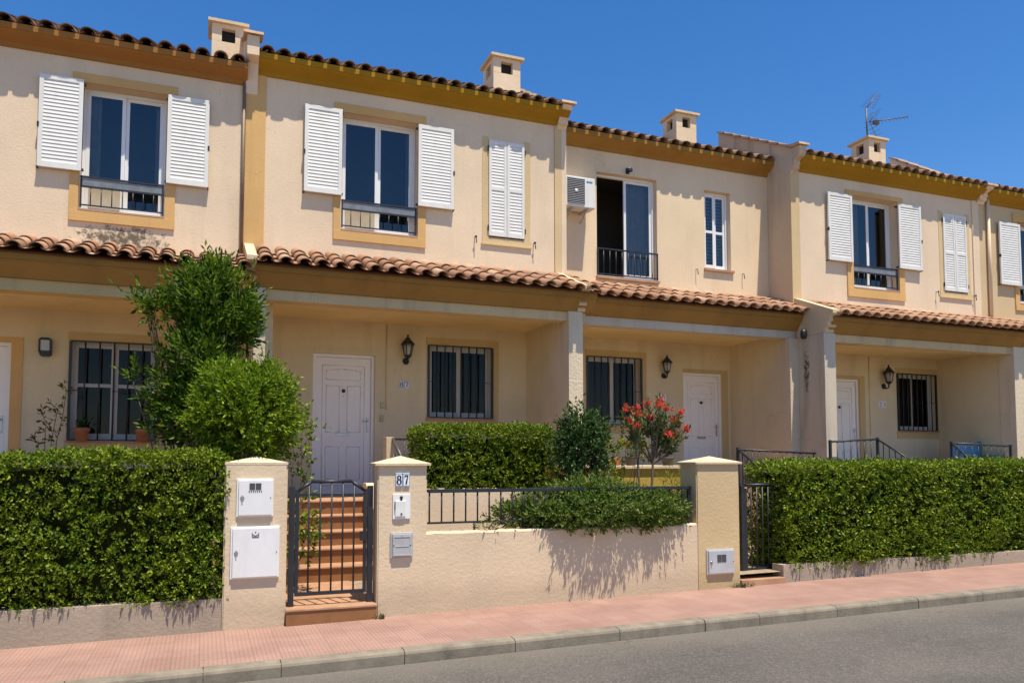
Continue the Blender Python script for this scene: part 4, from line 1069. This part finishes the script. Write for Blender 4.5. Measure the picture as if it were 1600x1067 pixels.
xq = ax(607, 700, 10.2); b = MB(); b.box(xq-.05, xq+.05, 10.10, 10.30, .9, az(607, 683, 10.2), .006); b.build('post', M_cap, t)
b = MB(); xr_, zr_ = at(613, 685, 10.15); xe_, ze_ = at(627, 714, 9.6); b.tube([(xr_, 10.12, zr_), (xe_, 9.6, ze_)], .022, 8); b.build('handrail', M_aer, t)
t = thing('porch_railing', 'thin black porch rail between the stair post and the middle hedge', 'railing', (2.3, 10.3, 1.0))
b = MB(); xr_, zr_ = at(612, 686, 10.3); xe_, ze_ = at(662, 686, 10.3); b.box(xr_, xe_, 10.29, 10.31, zr_-.012, zr_+.012); b.build('rail', M_iron, t)
for k in range(4):
    x = xr_+.05+(xe_-xr_-.06)*k/3; b = MB(); b.tube([(x, 10.3, 1.0), (x, 10.3, zr_-.011)], .008, 6); b.build('baluster', M_iron, t)

def gate(label, x0, x1, Y, zb, zs, zt_, n, rail2, ch=.13):
    t = thing('garden_gate', label, 'gate', ((x0+x1)/2, Y, zb))
    w = .02
    for nm, xa in (('gate_post', x0), ('gate_post', x1)):
        b = MB(); b.box(xa-.026, xa+.026, Y-.026, Y+.026, zb-.10, zs+.03, .004); b.build(nm, M_iron, t)
    a, c = x0+.05, x1-.05
    b = MB(); b.box(a-.016, a+.016, Y-.014, Y+.014, zb, zs, .003); b.box(c-.016, c+.016, Y-.014, Y+.014, zb, zs, .003)
    b.box(a+.016, c-.016, Y-.013, Y+.013, zb, zb+.035, .003)
    top = [(a, zs-.02), (a+ch, zt_), (c-ch, zt_), (c, zs-.02)]
    if ch == 0: top = [(a, zt_), (c, zt_)]
    for p, q in zip(top, top[1:]): b.tube([(p[0], Y, p[1]), (q[0], Y, q[1])], .016, 8)
    if rail2: b.box(a+.016, c-.016, Y-.008, Y+.008, rail2-.012, rail2+.012)
    b.build('gate_frame', M_iron, t)
    for k in range(1, n):
        x = a+(c-a)*k/n; q = (x-a); zz = zt_
        if ch: zz = min(zt_, zs-.02+(zt_-zs+.02)*min(q, c-x)/ch)
        b = MB(); b.tube([(x, Y, zb+.02), (x, Y, zz)], .0095, 6); b.build('bar', M_iron, t)
    b = MB(); b.box(c-.045, c+.012, Y-.024, Y+.02, (zb+zs)/2, (zb+zs)/2+.09, .003); b.build('gate_lock', M_iron, t)
    return t
Yg = YF+.12
gate('black iron gate with a canted top in front of the terracotta steps', ax(455, 860, Yg), ax(577.5, 860, Yg), Yg, az(515, 928, Yg), az(515, 764, Yg), az(515, 752, Yg), 6, az(515, 772.5, Yg))
g2x0, g2x1 = ax(1160, 830, YF+.3), ax(1232, 830, YF+.3)
gate('narrow black gate between the golden pillar and the right hedge', g2x0, g2x1, YF+.3, az(1190, 890, YF+.3), az(1190, 762, YF+.3), az(1190, 757, YF+.3), 7, None, 0)
t = thing('entrance_step', 'terracotta doorstep under the narrow right gate', 'step', (6.2, YF, .05))
b = MB(); b.box(P3[1]+.004, xh0-.004, YF-.02, 9.3, -.1, .13, .006); b.build('tread', M_stept, t)
b = MB()
for k in range(4): b.box(g2x0-.1, g2x1+.5, 9.35+.3*k, 9.70+.3*k, .05, .33+.19*k)
b.build('flight', M_stepr, t)

# terrace bed of number 87, planter of the set-back house
b = MB(); b.box(2.13, 4.55, 9.35, YP-.035, 0, 1.13, .012)
tag(b.build('terrace_wall', M_wall), 'cream terrace wall below the middle clipped hedge', 'wall')
x0, x1 = ax(905, 730, 9.7), ax(1090, 730, 9.7); zq = az(1000, 729, 9.7)
t = thing('planter_wall', 'yellow planter wall with a pale coping behind the red flowers', 'planter', ((x0+x1)/2, 9.7, 0))
b = MB(); b.box(x0, x1, 9.72, YP+SB-.1, 0, zq-.03); b.build('wall', M_yellow, t)
b = MB(); b.box(x0-.01, x1+.03, 9.68, YP+SB-.09, zq-.0295, zq+.015, .006); b.build('coping', M_cap, t)
zpl = zq+.015

# porch rails of the two right houses
def rail_run(label, pts, n_list, h, posts, name='porch_railing'):
    t = thing(name, label, 'railing', pts[0], 'black porch railings on the right')
    b = MB()
    for p, q in zip(pts, pts[1:]): b.tube([p, q], .017, 8)
    b.build('handrail', M_iron, t)
    b = MB()
    for p, q in zip(pts, pts[1:]): b.tube([(p[0], p[1], p[2]-h+.06), (q[0], q[1], q[2]-h+.06)], .010, 6)
    b.build('bottom_rail', M_iron, t)
    for (p, q), n in zip(zip(pts, pts[1:]), n_list):
        for k in range(1, n):
            f = k/n; x, y, z = (p[i]+(q[i]-p[i])*f for i in range(3)); b = MB(); b.tube([(x, y, z-h+.06), (x, y, z)], .0085, 6); b.build('baluster', M_iron, t)
    for i in posts:
        p = pts[i]; b = MB(); b.box(p[0]-.02, p[0]+.02, p[1]-.02, p[1]+.02, p[2]-h, p[2]+.03, .003); b.build('post', M_iron, t)
    return t
def p3(x, y, Y): X, Z = at(x, y, Y); return (X, Y, Z)
rail_run('black railing with a sloping stair rail behind the golden pillar', [p3(1206, 746, 9.7), p3(1153, 702, 10.7), p3(1291, 709, 10.9)], [7, 13], .62, [0, 1, 2])
rail_run('black railing below the third front door, its stair rail sloping right', [p3(1297, 690, 10.5), p3(1371, 686, 10.5), p3(1428, 722, 9.7)], [7, 6], .75, [0, 1])
rail_run('short black railing in front of the blue bench', [p3(1520, 722, 9.9), p3(1487, 692, 10.6), p3(1579, 697, 10.55)], [5, 9], .6, [1, 2])

# blue bench
x0, x1 = ax(1489, 700, 11.3), ax(1536, 700, 11.3); zt_ = az(1512, 691, 11.3); fl = floor[3]
t = thing('garden_bench', 'blue garden bench with a teal end behind the short railing', 'bench', ((x0+x1)/2, 11.3, fl))
b = MB()
for k in range(3): b.box(x0, x1, 11.34+.012*k, 11.365+.012*k, zt_-.09-.11*k, zt_-.11*k, .006)
b.build('backrest', M_blue, t)
b = MB()
for k in range(4): b.box(x0, x1, 10.88+.11*k, 10.97+.11*k, fl+.40, fl+.425, .005)
b.build('seat', M_blue, t)
for xx, mm in ((x0+.03, M_blue), (x1-.03, M_teal)):
    for yy, top in ((10.9, fl+.62), (11.36, zt_+.02)):
        b = MB(); b.box(xx-.028, xx+.028, yy-.028, yy+.028, fl, top, .005); b.build('leg', mm, t)
    b = MB(); b.box(xx-.03, xx+.03, 10.86, 11.38, fl+.621, fl+.65, .005); b.build('armrest', mm, t)

# ------------------------------------------------------------------ plants
def leaf_mesh(name, P, D, Nn, L, Wd, mat, parent, droop=.0, fold=.18):
    """one folded, pointed leaf per row: base P, direction D, normal Nn"""
    P = np.asarray(P, float); D = D/np.linalg.norm(D, axis=1, keepdims=True)
    S = np.cross(D, Nn); S /= (np.linalg.norm(S, axis=1, keepdims=True)+1e-9); U = np.cross(S, D)
    n = len(P); L = np.broadcast_to(L, (n,))[:, None]; Wd = np.broadcast_to(Wd, (n,))[:, None]
    base = np.array(parent['base']) if parent is not None else np.zeros(3)
    V = np.empty((n, 4, 3))
    V[:, 0] = P; V[:, 1] = P+D*L*.45+S*Wd*.5+U*Wd*fold; V[:, 3] = P+D*L*.45-S*Wd*.5+U*Wd*fold
    V[:, 2] = P+D*L; V[:, 2, 2] -= droop*L[:, 0]
    V -= base
    me = bpy.data.meshes.new(name); me.vertices.add(4*n); me.loops.add(6*n); me.polygons.add(2*n)
    me.vertices.foreach_set('co', V.ravel())
    idx = (np.arange(n)[:, None]*4+np.array([0, 1, 2, 0, 2, 3])[None]).ravel()
    me.loops.foreach_set('vertex_index', idx.astype(np.int32)); me.polygons.foreach_set('loop_start', np.arange(0, 6*n, 3, dtype=np.int32))
    me.polygons.foreach_set('loop_total', np.full(2*n, 3, dtype=np.int32))
    me.update(); me.validate(); me.materials.append(mat)
    o = bpy.data.objects.new(name, me); COL.objects.link(o)
    if parent is not None: o.parent = parent; o['base'] = tuple(base)
    return o
def rnd(n): v = RNG.normal(size=(n, 3)); return v/np.linalg.norm(v, axis=1, keepdims=True)
def shoots(P, D, Ls, nl, leafL, leafW, spread=.9, tip=True):
    """leaves set spirally along short shoots; returns leaf arrays"""
    D = D/np.linalg.norm(D, axis=1, keepdims=True); n = len(P)
    ref = np.where(np.abs(D[:, 2:3]) < .9, np.array([[0, 0, 1.]]), np.array([[1., 0, 0]]))
    A = np.cross(D, ref); A /= np.linalg.norm(A, axis=1, keepdims=True); B = np.cross(D, A)
    ph = RNG.uniform(0, 6.28, n); Ls = np.broadcast_to(Ls, (n,))
    PP, DD, NN, LL, WW = [], [], [], [], []
    for k in range(nl):
        f = (k+.4)/nl; a = ph+k*2.4; rad = A*np.cos(a)[:, None]+B*np.sin(a)[:, None]
        sp = spread*(1.15-.65*f)
        d = D*np.cos(sp)+rad*np.sin(sp)+RNG.normal(scale=.18, size=(n, 3))
        PP.append(P+D*(Ls*f)[:, None]); DD.append(d); NN.append(D*np.sin(sp)-rad*np.cos(sp)+RNG.normal(scale=.25, size=(n, 3)))
        s = RNG.uniform(.7, 1.2, n); LL.append(leafL*s); WW.append(leafW*s)
    return np.concatenate(PP), np.concatenate(DD), -np.concatenate(NN), np.concatenate(LL), np.concatenate(WW)
def lumps(P, s, seed):
    """cheap smooth 3-D noise in -1..1"""
    r = np.random.default_rng(seed); o = np.zeros(len(P))
    for k in range(7):
        d = r.normal(size=3); o += np.sin(P@d*s*(.6+.25*k)+r.uniform(0, 6.28))/(1+.25*k)
    return o/3.2

def hedge(label, x0, x1, y0, y1, z0, z1, dens, leafL, leafW, mat, seed, top_mat=None, zfun=None, grow=1.0):
    t = thing('hedge', label, 'hedge', ((x0+x1)/2, (y0+y1)/2, z0), 'clipped box-shaped hedges')
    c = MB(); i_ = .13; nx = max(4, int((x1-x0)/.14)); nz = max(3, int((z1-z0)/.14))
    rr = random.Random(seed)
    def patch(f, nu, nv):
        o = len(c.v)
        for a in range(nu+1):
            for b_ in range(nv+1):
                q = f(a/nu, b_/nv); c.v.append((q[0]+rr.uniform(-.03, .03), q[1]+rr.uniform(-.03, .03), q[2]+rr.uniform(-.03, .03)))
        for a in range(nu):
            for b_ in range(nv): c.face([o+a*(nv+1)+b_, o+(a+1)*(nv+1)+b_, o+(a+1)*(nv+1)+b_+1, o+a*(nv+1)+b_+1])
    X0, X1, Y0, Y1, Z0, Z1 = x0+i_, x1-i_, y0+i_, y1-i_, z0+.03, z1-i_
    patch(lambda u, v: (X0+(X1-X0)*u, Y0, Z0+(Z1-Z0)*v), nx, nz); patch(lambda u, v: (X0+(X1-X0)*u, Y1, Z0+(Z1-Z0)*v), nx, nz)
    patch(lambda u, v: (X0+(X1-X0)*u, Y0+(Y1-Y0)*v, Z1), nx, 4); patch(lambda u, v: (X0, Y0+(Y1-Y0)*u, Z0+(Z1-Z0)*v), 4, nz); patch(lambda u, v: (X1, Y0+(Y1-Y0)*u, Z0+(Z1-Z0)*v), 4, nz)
    c.build('shade_core', M_core_shade, t, fixn=False)  # dark sheets stand in for the shade between the inner leaves
    faces = [((x1-x0)*(z1-z0), 'f', 1), ((x1-x0)*(y1-y0), 't', 1), ((y1-y0)*(z1-z0), 'l', 1), ((y1-y0)*(z1-z0), 'r', .7), ((x1-x0)*(z1-z0), 'b', .25)]
    PS, DS = [], []
    for area, k, w in faces:
        n = int(area*dens*w); u, v = RNG.uniform(size=n), RNG.uniform(size=n)
        if k in 'fb': P = np.c_[x0+(x1-x0)*u, np.full(n, y0 if k == 'f' else y1), z0+(z1-z0)*v]; Nn = np.array([0, -1. if k == 'f' else 1., 0])
        elif k == 't': P = np.c_[x0+(x1-x0)*u, y0+(y1-y0)*v, np.full(n, z1)]; Nn = np.array([0, 0, 1.])
        else: P = np.c_[np.full(n, x0 if k == 'l' else x1), y0+(y1-y0)*u, z0+(z1-z0)*v]; Nn = np.array([-1. if k == 'l' else 1., 0, 0])
        lp = lumps(P, 5.0, seed)*.6+lumps(P, 15, seed+1)*.4
        dep = np.abs(RNG.normal(scale=.055, size=n))+.035-lp*.06
        keep = RNG.uniform(size=n) < np.clip(.72+lp*.75, .10, 1)
        dep = dep-.035*lumps(P, 1.7, seed+9)-.02
        P = P-Nn*dep[:, None]; D = Nn*.75+np.array([0, 0, .35])+rnd(n)*.75
        PS.append(P[keep]); DS.append(D[keep])
    P = np.concatenate(PS); D = np.concatenate(DS)
    # round the arrises a little
    for ax_, lo, hi in ((0, x0, x1),):
        near = np.minimum(P[:, ax_]-lo, hi-P[:, ax_]); cut = (near < .07) & (P[:, 2] > z1-.07); P[cut, 2] -= .03
    a = shoots(P, D, leafL*1.5*RNG.uniform(.6, 1.3, len(P)), 5, leafL, leafW, 1.0)
    # stray shoots standing above the clipped top
    n = int((x1-x0)*16*grow); P = np.c_[RNG.uniform(x0, x1, n), RNG.uniform(y0, y1, n), np.full(n, z1-.03)]
    a2 = shoots(P, np.array([[0, 0, 1.]])+rnd(n)*.4, RNG.uniform(.03, .09, n), 6, leafL*.9, leafW*.8, .8)
    a = [np.concatenate(q) for q in zip(a, a2)]
    leaf_mesh('foliage', a[0], a[1], a[2], a[3], a[4], mat, t)
    return t
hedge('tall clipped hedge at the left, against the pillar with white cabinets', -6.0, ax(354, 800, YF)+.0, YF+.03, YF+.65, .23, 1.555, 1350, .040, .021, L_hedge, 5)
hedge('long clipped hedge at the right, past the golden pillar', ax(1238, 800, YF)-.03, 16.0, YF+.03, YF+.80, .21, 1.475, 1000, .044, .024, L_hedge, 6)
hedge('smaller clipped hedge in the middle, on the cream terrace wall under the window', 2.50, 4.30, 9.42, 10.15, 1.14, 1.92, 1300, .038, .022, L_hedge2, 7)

def branch_tree(b, base, tips, r0, rng, droop=0):
    for tp in tips:
        p0 = Vector(base); p1 = Vector(tp); mid = p0.lerp(p1, .5)+Vector((rng.uniform(-.06, .06), rng.uniform(-.06, .06), rng.uniform(-.02, .1)))
        b.tube([p0, p0.lerp(mid, .5)+Vector((rng.uniform(-.02, .02), 0, .03)), mid, p1], [r0, r0*.75, r0*.5, r0*.2], 6, False)
def shrub(name, label, cat, blobs, base, nsh, shL, nl, leafL, leafW, mat, up=.4, spread=.8, stem_r=.02, inner=.5, group=None, seed=1, clump=.95, shell=.55):
    """blobs: (cx, cy, cz, rx, ry, rz) ellipsoids filled with leafy shoots, denser towards their skins"""
    t = thing(name, label, cat, base, group); rr = random.Random(seed)
    tot = sum((q[3]*q[5])**.9 for q in blobs); PS, DS = [], []
    tips = []
    for q in blobs:
        n = int(nsh*(q[3]*q[5])**.9/tot); d = rnd(n); rad = shell+(1-shell)*RNG.uniform(size=n)**.6
        rad *= 1+.34*lumps(d*1.0, 3.6, seed+int(q[0]*10) % 7)
        P = np.array(q[:3])+d*rad[:, None]*np.array(q[3:6])
        lp = lumps(P, 6, seed+3); keep = RNG.uniform(size=n) < np.clip(.62+clump*lp, .05, 1)
        P, d = P[keep], d[keep]
        PS.append(P); DS.append(d+np.array([0, 0, up])+rnd(len(P))*.45)
        for _ in range(max(3, int(9*q[3]/.4))):
            u = rnd(1)[0]; tips.append((q[0]+u[0]*q[3]*.8, q[1]+u[1]*q[4]*.8, q[2]+u[2]*q[5]*.8))
    P = np.concatenate(PS); D = np.concatenate(DS)
    a = shoots(P, D, shL*RNG.uniform(.5, 1.3, len(P))*np.where(RNG.uniform(size=len(P)) < .12, 1.6, 1), nl, leafL, leafW, spread)
    leaf_mesh('crown', a[0], a[1], a[2], a[3], a[4], mat, t)
    b = MB(); branch_tree(b, base, tips, stem_r, rr); b.build('stems', M_bark, t, fixn=False)
    return t
def bl(px, py, Y, rpx, rpz, ry):                                             # ellipsoid whose centre and radii are read in pixels
    x, z = at(px, py, Y); s = F/(Y*(math.cos(PHI)+x/Y*math.sin(PHI)))
    return (x, Y, z, rpx/s, ry, rpz/s)
YO = 8.95
shrub('tall_shrub', 'tall narrow-leaved shrub rising to the porch tiles between the left window and the first pillar', 'shrub',
      [bl(332, 490, YO, 50, 50, .38), bl(298, 450, YO, 17, 24, .2), bl(338, 444, YO, 18, 26, .2), bl(374, 472, YO, 16, 32, .2), bl(314, 570, YO, 42, 70, .4), bl(252, 487, YO, 28, 11, .15), bl(228, 476, YO, 14, 6, .1), bl(302, 650, YO, 38, 52, .36), bl(378, 512, YO, 14, 34, .2), bl(218, 592, YO, 18, 6, .1), bl(262, 602, YO, 18, 46, .18)],
      (ax(310, 700, YO), YO, .13), 4600, .17, 8, .072, .026, L_olean, .8, .75, .022, seed=3)
YR = 8.25
shrub('round_shrub', 'bright green rounded shrub standing behind the pillar with white cabinets', 'shrub',
      [bl(384, 640, YR, 62, 58, .44), bl(354, 608, YR, 36, 34, .32), bl(416, 612, YR, 34, 32, .32), bl(396, 690, YR, 42, 38, .36), bl(326, 650, YR, 22, 38, .26), bl(436, 655, YR, 20, 34, .26)],
      (ax(385, 715, YR), YR, .13), 4600, .12, 8, .050, .019, L_round, .45, .8, .02, seed=4)
shrub('gate_shrub', 'leafy green shrub at the left side of the steps, seen through the black gate', 'shrub',
      [bl(470, 700, 8.8, 18, 60, .2), bl(468, 825, 8.6, 25, 45, .2), bl(470, 770, 8.7, 20, 40, .2)], (ax(462, 870, 8.6), 8.6, .13), 420, .10, 7, .055, .026, L_hedge, .3, .9, .012, seed=8)
shrub('dark_shrub', 'dark glossy upright shrub between the middle hedge and the yellow planter', 'shrub',
      [bl(918, 705, 8.7, 30, 40, .28), bl(900, 668, 8.7, 14, 22, .16), bl(928, 672, 8.7, 14, 20, .16), bl(912, 745, 8.7, 36, 26, .28), bl(890, 705, 8.7, 16, 30, .2), bl(940, 700, 8.7, 14, 26, .18)], (ax(913, 790, 8.7), 8.7, .13), 1300, .13, 7, .058, .027, L_dark, .7, .85, .015, seed=9, clump=1.2)
shrub('spreading_shrub', 'low grey-green shrub spilling through the railing over the beige wall', 'shrub',
      [bl(945, 792, 7.86, 95, 30, .36), bl(870, 795, 7.95, 70, 26, .3), bl(1025, 795, 7.86, 45, 27, .3), bl(925, 775, 7.95, 70, 24, .3), bl(805, 806, 8.0, 34, 16, .2), bl(930, 803, 7.68, 78, 22, .20), bl(1010, 806, 7.72, 50, 18, .16), bl(870, 806, 7.75, 50, 18, .16)],
      (ax(930, 820, 8.0), 8.0, .13), 7500, .08, 8, .046, .018, L_grey, .35, .85, .015, seed=10, shell=.4, clump=.35)
shrub('trailing_weed', 'little trailing weed creeping over the wall top beside the spreading shrub', 'plant',
      [bl(762, 823, 7.72, 20, 5, .06), bl(795, 822, 7.72, 14, 4, .05)], (ax(770, 826, 7.75), 7.75, .78), 60, .05, 4, .035, .018, L_hedge2, .3, 1.0, .005, seed=12)
shrub('side_shrub', 'shadowed leafy shrub behind the bars of the narrow right gate', 'shrub',
      [bl(1180, 830, 8.5, 26, 40, .25), bl(1205, 845, 8.5, 22, 38, .25), bl(1172, 860, 8.4, 18, 26, .2)], (ax(1185, 890, 8.5), 8.5, .13), 480, .10, 6, .050, .024, L_hedge, .4, .9, .012, seed=13)
shrub('yellow_bush', 'yellow-green leafy plant left of the red flowering shrub, before the planter', 'plant',
      [bl(965, 705, 9.0, 22, 22, .18), bl(995, 712, 9.0, 24, 16, .15), bl(953, 740, 9.0, 12, 18, .12), bl(985, 690, 9.0, 20, 14, .15)], (ax(970, 770, 9.0), 9.0, .13), 200, .09, 5, .065, .036, L_yel, .3, .95, .008, seed=14)
shrub('yellow_bush', 'spiky yellow plant in front of the planter, right of the flower trunk', 'plant',
      [bl(1050, 742, 9.2, 14, 16, .12), bl(1046, 755, 9.2, 18, 12, .12)], (ax(1048, 785, 9.2), 9.2, .13), 60, .12, 7, .07, .012, L_yel, .8, .6, .006, seed=15)

for lab, px, py, n_ in (('tuft of weeds at the foot of the golden pillar', 1160, 914, 26), ('small weeds at the foot of the pillar numbered 87', 594, 962, 14)):
    x = ax(px, py, YF-.03); t = thing('weed', lab, 'plant', (x, YF-.03, gz(x)), 'weeds along the wall foot')
    P = np.c_[RNG.normal(x, .06 if n_ > 20 else .03, n_), np.full(n_, YF-.02)-RNG.uniform(0, .04, n_), np.full(n_, gz(x))]
    a = shoots(P, np.array([[0, -.5, .8]])+rnd(n_)*.6, .03, 4, .035, .014, 1.0); leaf_mesh('leaves', a[0], a[1], a[2], a[3], a[4], L_dry, t)

# red flowering shrub: bare forked stems, grey-green leaves and flower heads at the tips
YFl = 8.75
t = thing('flowering_shrub', 'leggy shrub with clusters of red flowers behind the railing', 'shrub', (*at(1008, 770, YFl)[:1], YFl, .13))
b = MB(); base = Vector((ax(1008, 770, YFl), YFl, .13)); rr = random.Random(2)
tipsp = [(988, 640), (985, 668), (1000, 640), (1015, 632), (1030, 628), (1043, 655), (1062, 645), (1058, 672), (1012, 655), (1035, 668), (1048, 690), (1025, 648), (1000, 660), (1068, 678), (978, 660), (1020, 640), (992, 650), (1008, 645), (1037, 640), (1052, 660), (1065, 660), (1040, 680), (1005, 675), (1055, 690)]
fk = Vector((ax(1020, 720, YFl), YFl, az(1020, 725, YFl))); fk2 = Vector((ax(1000, 730, YFl), YFl+.05, az(1003, 728, YFl)))
b.tube([base, base.lerp(fk, .5)+Vector((.02, 0, 0)), fk], [.022, .018, .015], 8, False); b.tube([base, fk2], [.016, .012], 8, False)
tips = []
for i, (px, py) in enumerate(tipsp):
    x, z = at(px, py, YFl); tp = Vector((x, YFl+rr.uniform(-.22, .22), z)); tips.append(tp)
    s = fk if px > 1000 else fk2
    b.tube([s, s.lerp(tp, .5)+Vector((rr.uniform(-.05, .05), rr.uniform(-.03, .03), -.02)), tp], [.011, .008, .005], 6, False)
b.build('stems', M_bark, t, fixn=False)
PS = []; DS = []
for tp in tips:
    s = fk if tp.x > fk2.x+.05 else fk2
    for k in range(13):
        q = s.lerp(tp, rr.uniform(.42, 1.0)); PS.append((q.x+rr.uniform(-.05, .05), q.y+rr.uniform(-.05, .05), q.z+rr.uniform(-.05, .04))); DS.append((tp-s).normalized()+Vector((rr.uniform(-.6, .6), rr.uniform(-.6, .6), rr.uniform(-.3, .4))))
a = shoots(np.array(PS), np.array(DS), .07, 6, .075, .026, .85); leaf_mesh('leaves', a[0], a[1], a[2], a[3], a[4], L_mixed, t)
for tp in tips:
    n = 12; P = np.array(tp)+RNG.normal(scale=.02, size=(n, 3)); a = shoots(P, np.array([[0, -.2, .8]])+rnd(n)*.7, .03, 5, .042, .020, 1.0)
    leaf_mesh('flower_head', a[0], a[1], a[2], a[3], a[4], L_red, t)

# climber and pots at the left window
def stems_plant(name, label, paths, leafs, leafL, leafW, mat, base, cat='plant', r=.006):
    t = thing(name, label, cat, base); b = MB(); PS, DS = [], []
    for p in paths:
        b.tube(p, [r*(1-.5*i/len(p)) for i in range(len(p))], 6, False)
        for i in range(len(p)-1):
            for k in range(leafs):
                q = Vector(p[i]).lerp(Vector(p[i+1]), (k+random.random())/leafs); PS.append(tuple(q)); DS.append((random.uniform(-1, 1), random.uniform(-.8, .2), random.uniform(-.3, .8)))
    b.build('stems', M_bark, t, fixn=False)
    a = shoots(np.array(PS), np.array(DS), .06, 4, leafL, leafW, .9); leaf_mesh('leaves', a[0], a[1], a[2], a[3], a[4], mat, t)
    return t
Yc = YB-.45; fl0 = floor[0]
def path(*pts, Y=Yc): return [(ax(x, y, Y), Y, az(x, y, Y)) for x, y in pts]
def grounded(p, z): return [(p[0][0], p[0][1], z)]+p
stems_plant('thin_climber', 'sparse climbing plant left of the grilled window above the left hedge', [grounded(path((70, 690), (72, 660), (64, 640)), fl0), grounded(path((88, 690), (98, 650), (104, 610), (98, 600)), fl0), grounded(path((80, 690), (90, 640), (80, 630)), fl0), grounded(path((60, 692), (52, 685)), fl0)],
            4, .075, .03, L_dry, (ax(75, 700, Yc), Yc, fl0))
def pot(label, px, py0, py1, rpx, Y, mat, leafmat, plantlabel, zb, nsh=14, group='flower pots'):
    x = ax(px, py1, Y); h = az(px, py0, Y)-az(px, py1, Y); s = F/(Y*(math.cos(PHI)+x/Y*math.sin(PHI))); r = rpx/s
    t = thing('flower_pot', label, 'flower pot', (x, Y, zb), group)
    b = MB(); b.lathe((x, Y, zb), [(r*.70, 0), (r*.92, h*.72), (r*1.04, h*.73), (r*1.05, h), (r*.92, h), (r*.90, h*.85)], 18); b.build('pot', mat, t)
    b = MB(); b.lathe((x, Y, zb+h*.80), [(r*.86, 0), (r*.86, h*.06)], 14); b.build('potting_soil', M_soil, t)
    if nsh:
        p = thing('potted_plant', plantlabel, 'plant', (x, Y, zb+h*.86))
        P = np.tile(np.array([[x, Y, zb+h*.86]]), (nsh, 1))+RNG.normal(scale=r*.3, size=(nsh, 3))*np.array([1, 1, 0]); a = shoots(P, np.array([[0, -.1, 1.]])+rnd(nsh)*.55, RNG.uniform(.08, .2, nsh), 7, .05, .022, .9)
        leaf_mesh('leaves', a[0], a[1], a[2], a[3], a[4], leafmat, p)
    return t
zs1 = w1[2]
pot('terracotta pot at the left end of the grilled window sill', 127, 667, 687, 11.5, YB-.13, M_clay, L_dark, 'small green plant in the left window pot', zs1)
pot('terracotta pot at the right end of the grilled window sill', 222, 669, 688, 10.5, YB-.13, M_clay, L_dark, 'small green plant in the right window pot', zs1)
M_dpot = plain('dark_pot', (.06, .05, .048), .7, var=.2)
pot('dark round pot on the yellow planter, beneath the grilled window', 985, 712, 727, 9, 10.0, M_dpot, L_dark, 'sprig growing in the dark round pot', zpl, 8)
pot('dark low pot on the yellow planter, right of the flower stems', 1043, 714, 727, 10, 10.0, M_dpot, L_dry, 'dry sprig growing in the dark low pot', zpl, 8)
pot('reddish pot at the left of the yellow planter', 962, 715, 727, 8, 10.0, M_clay, L_dry, 'thin stalks growing in the reddish pot', zpl, 5)

for o in list(bpy.data.objects):
    if 'base' in o.keys(): del o['base']
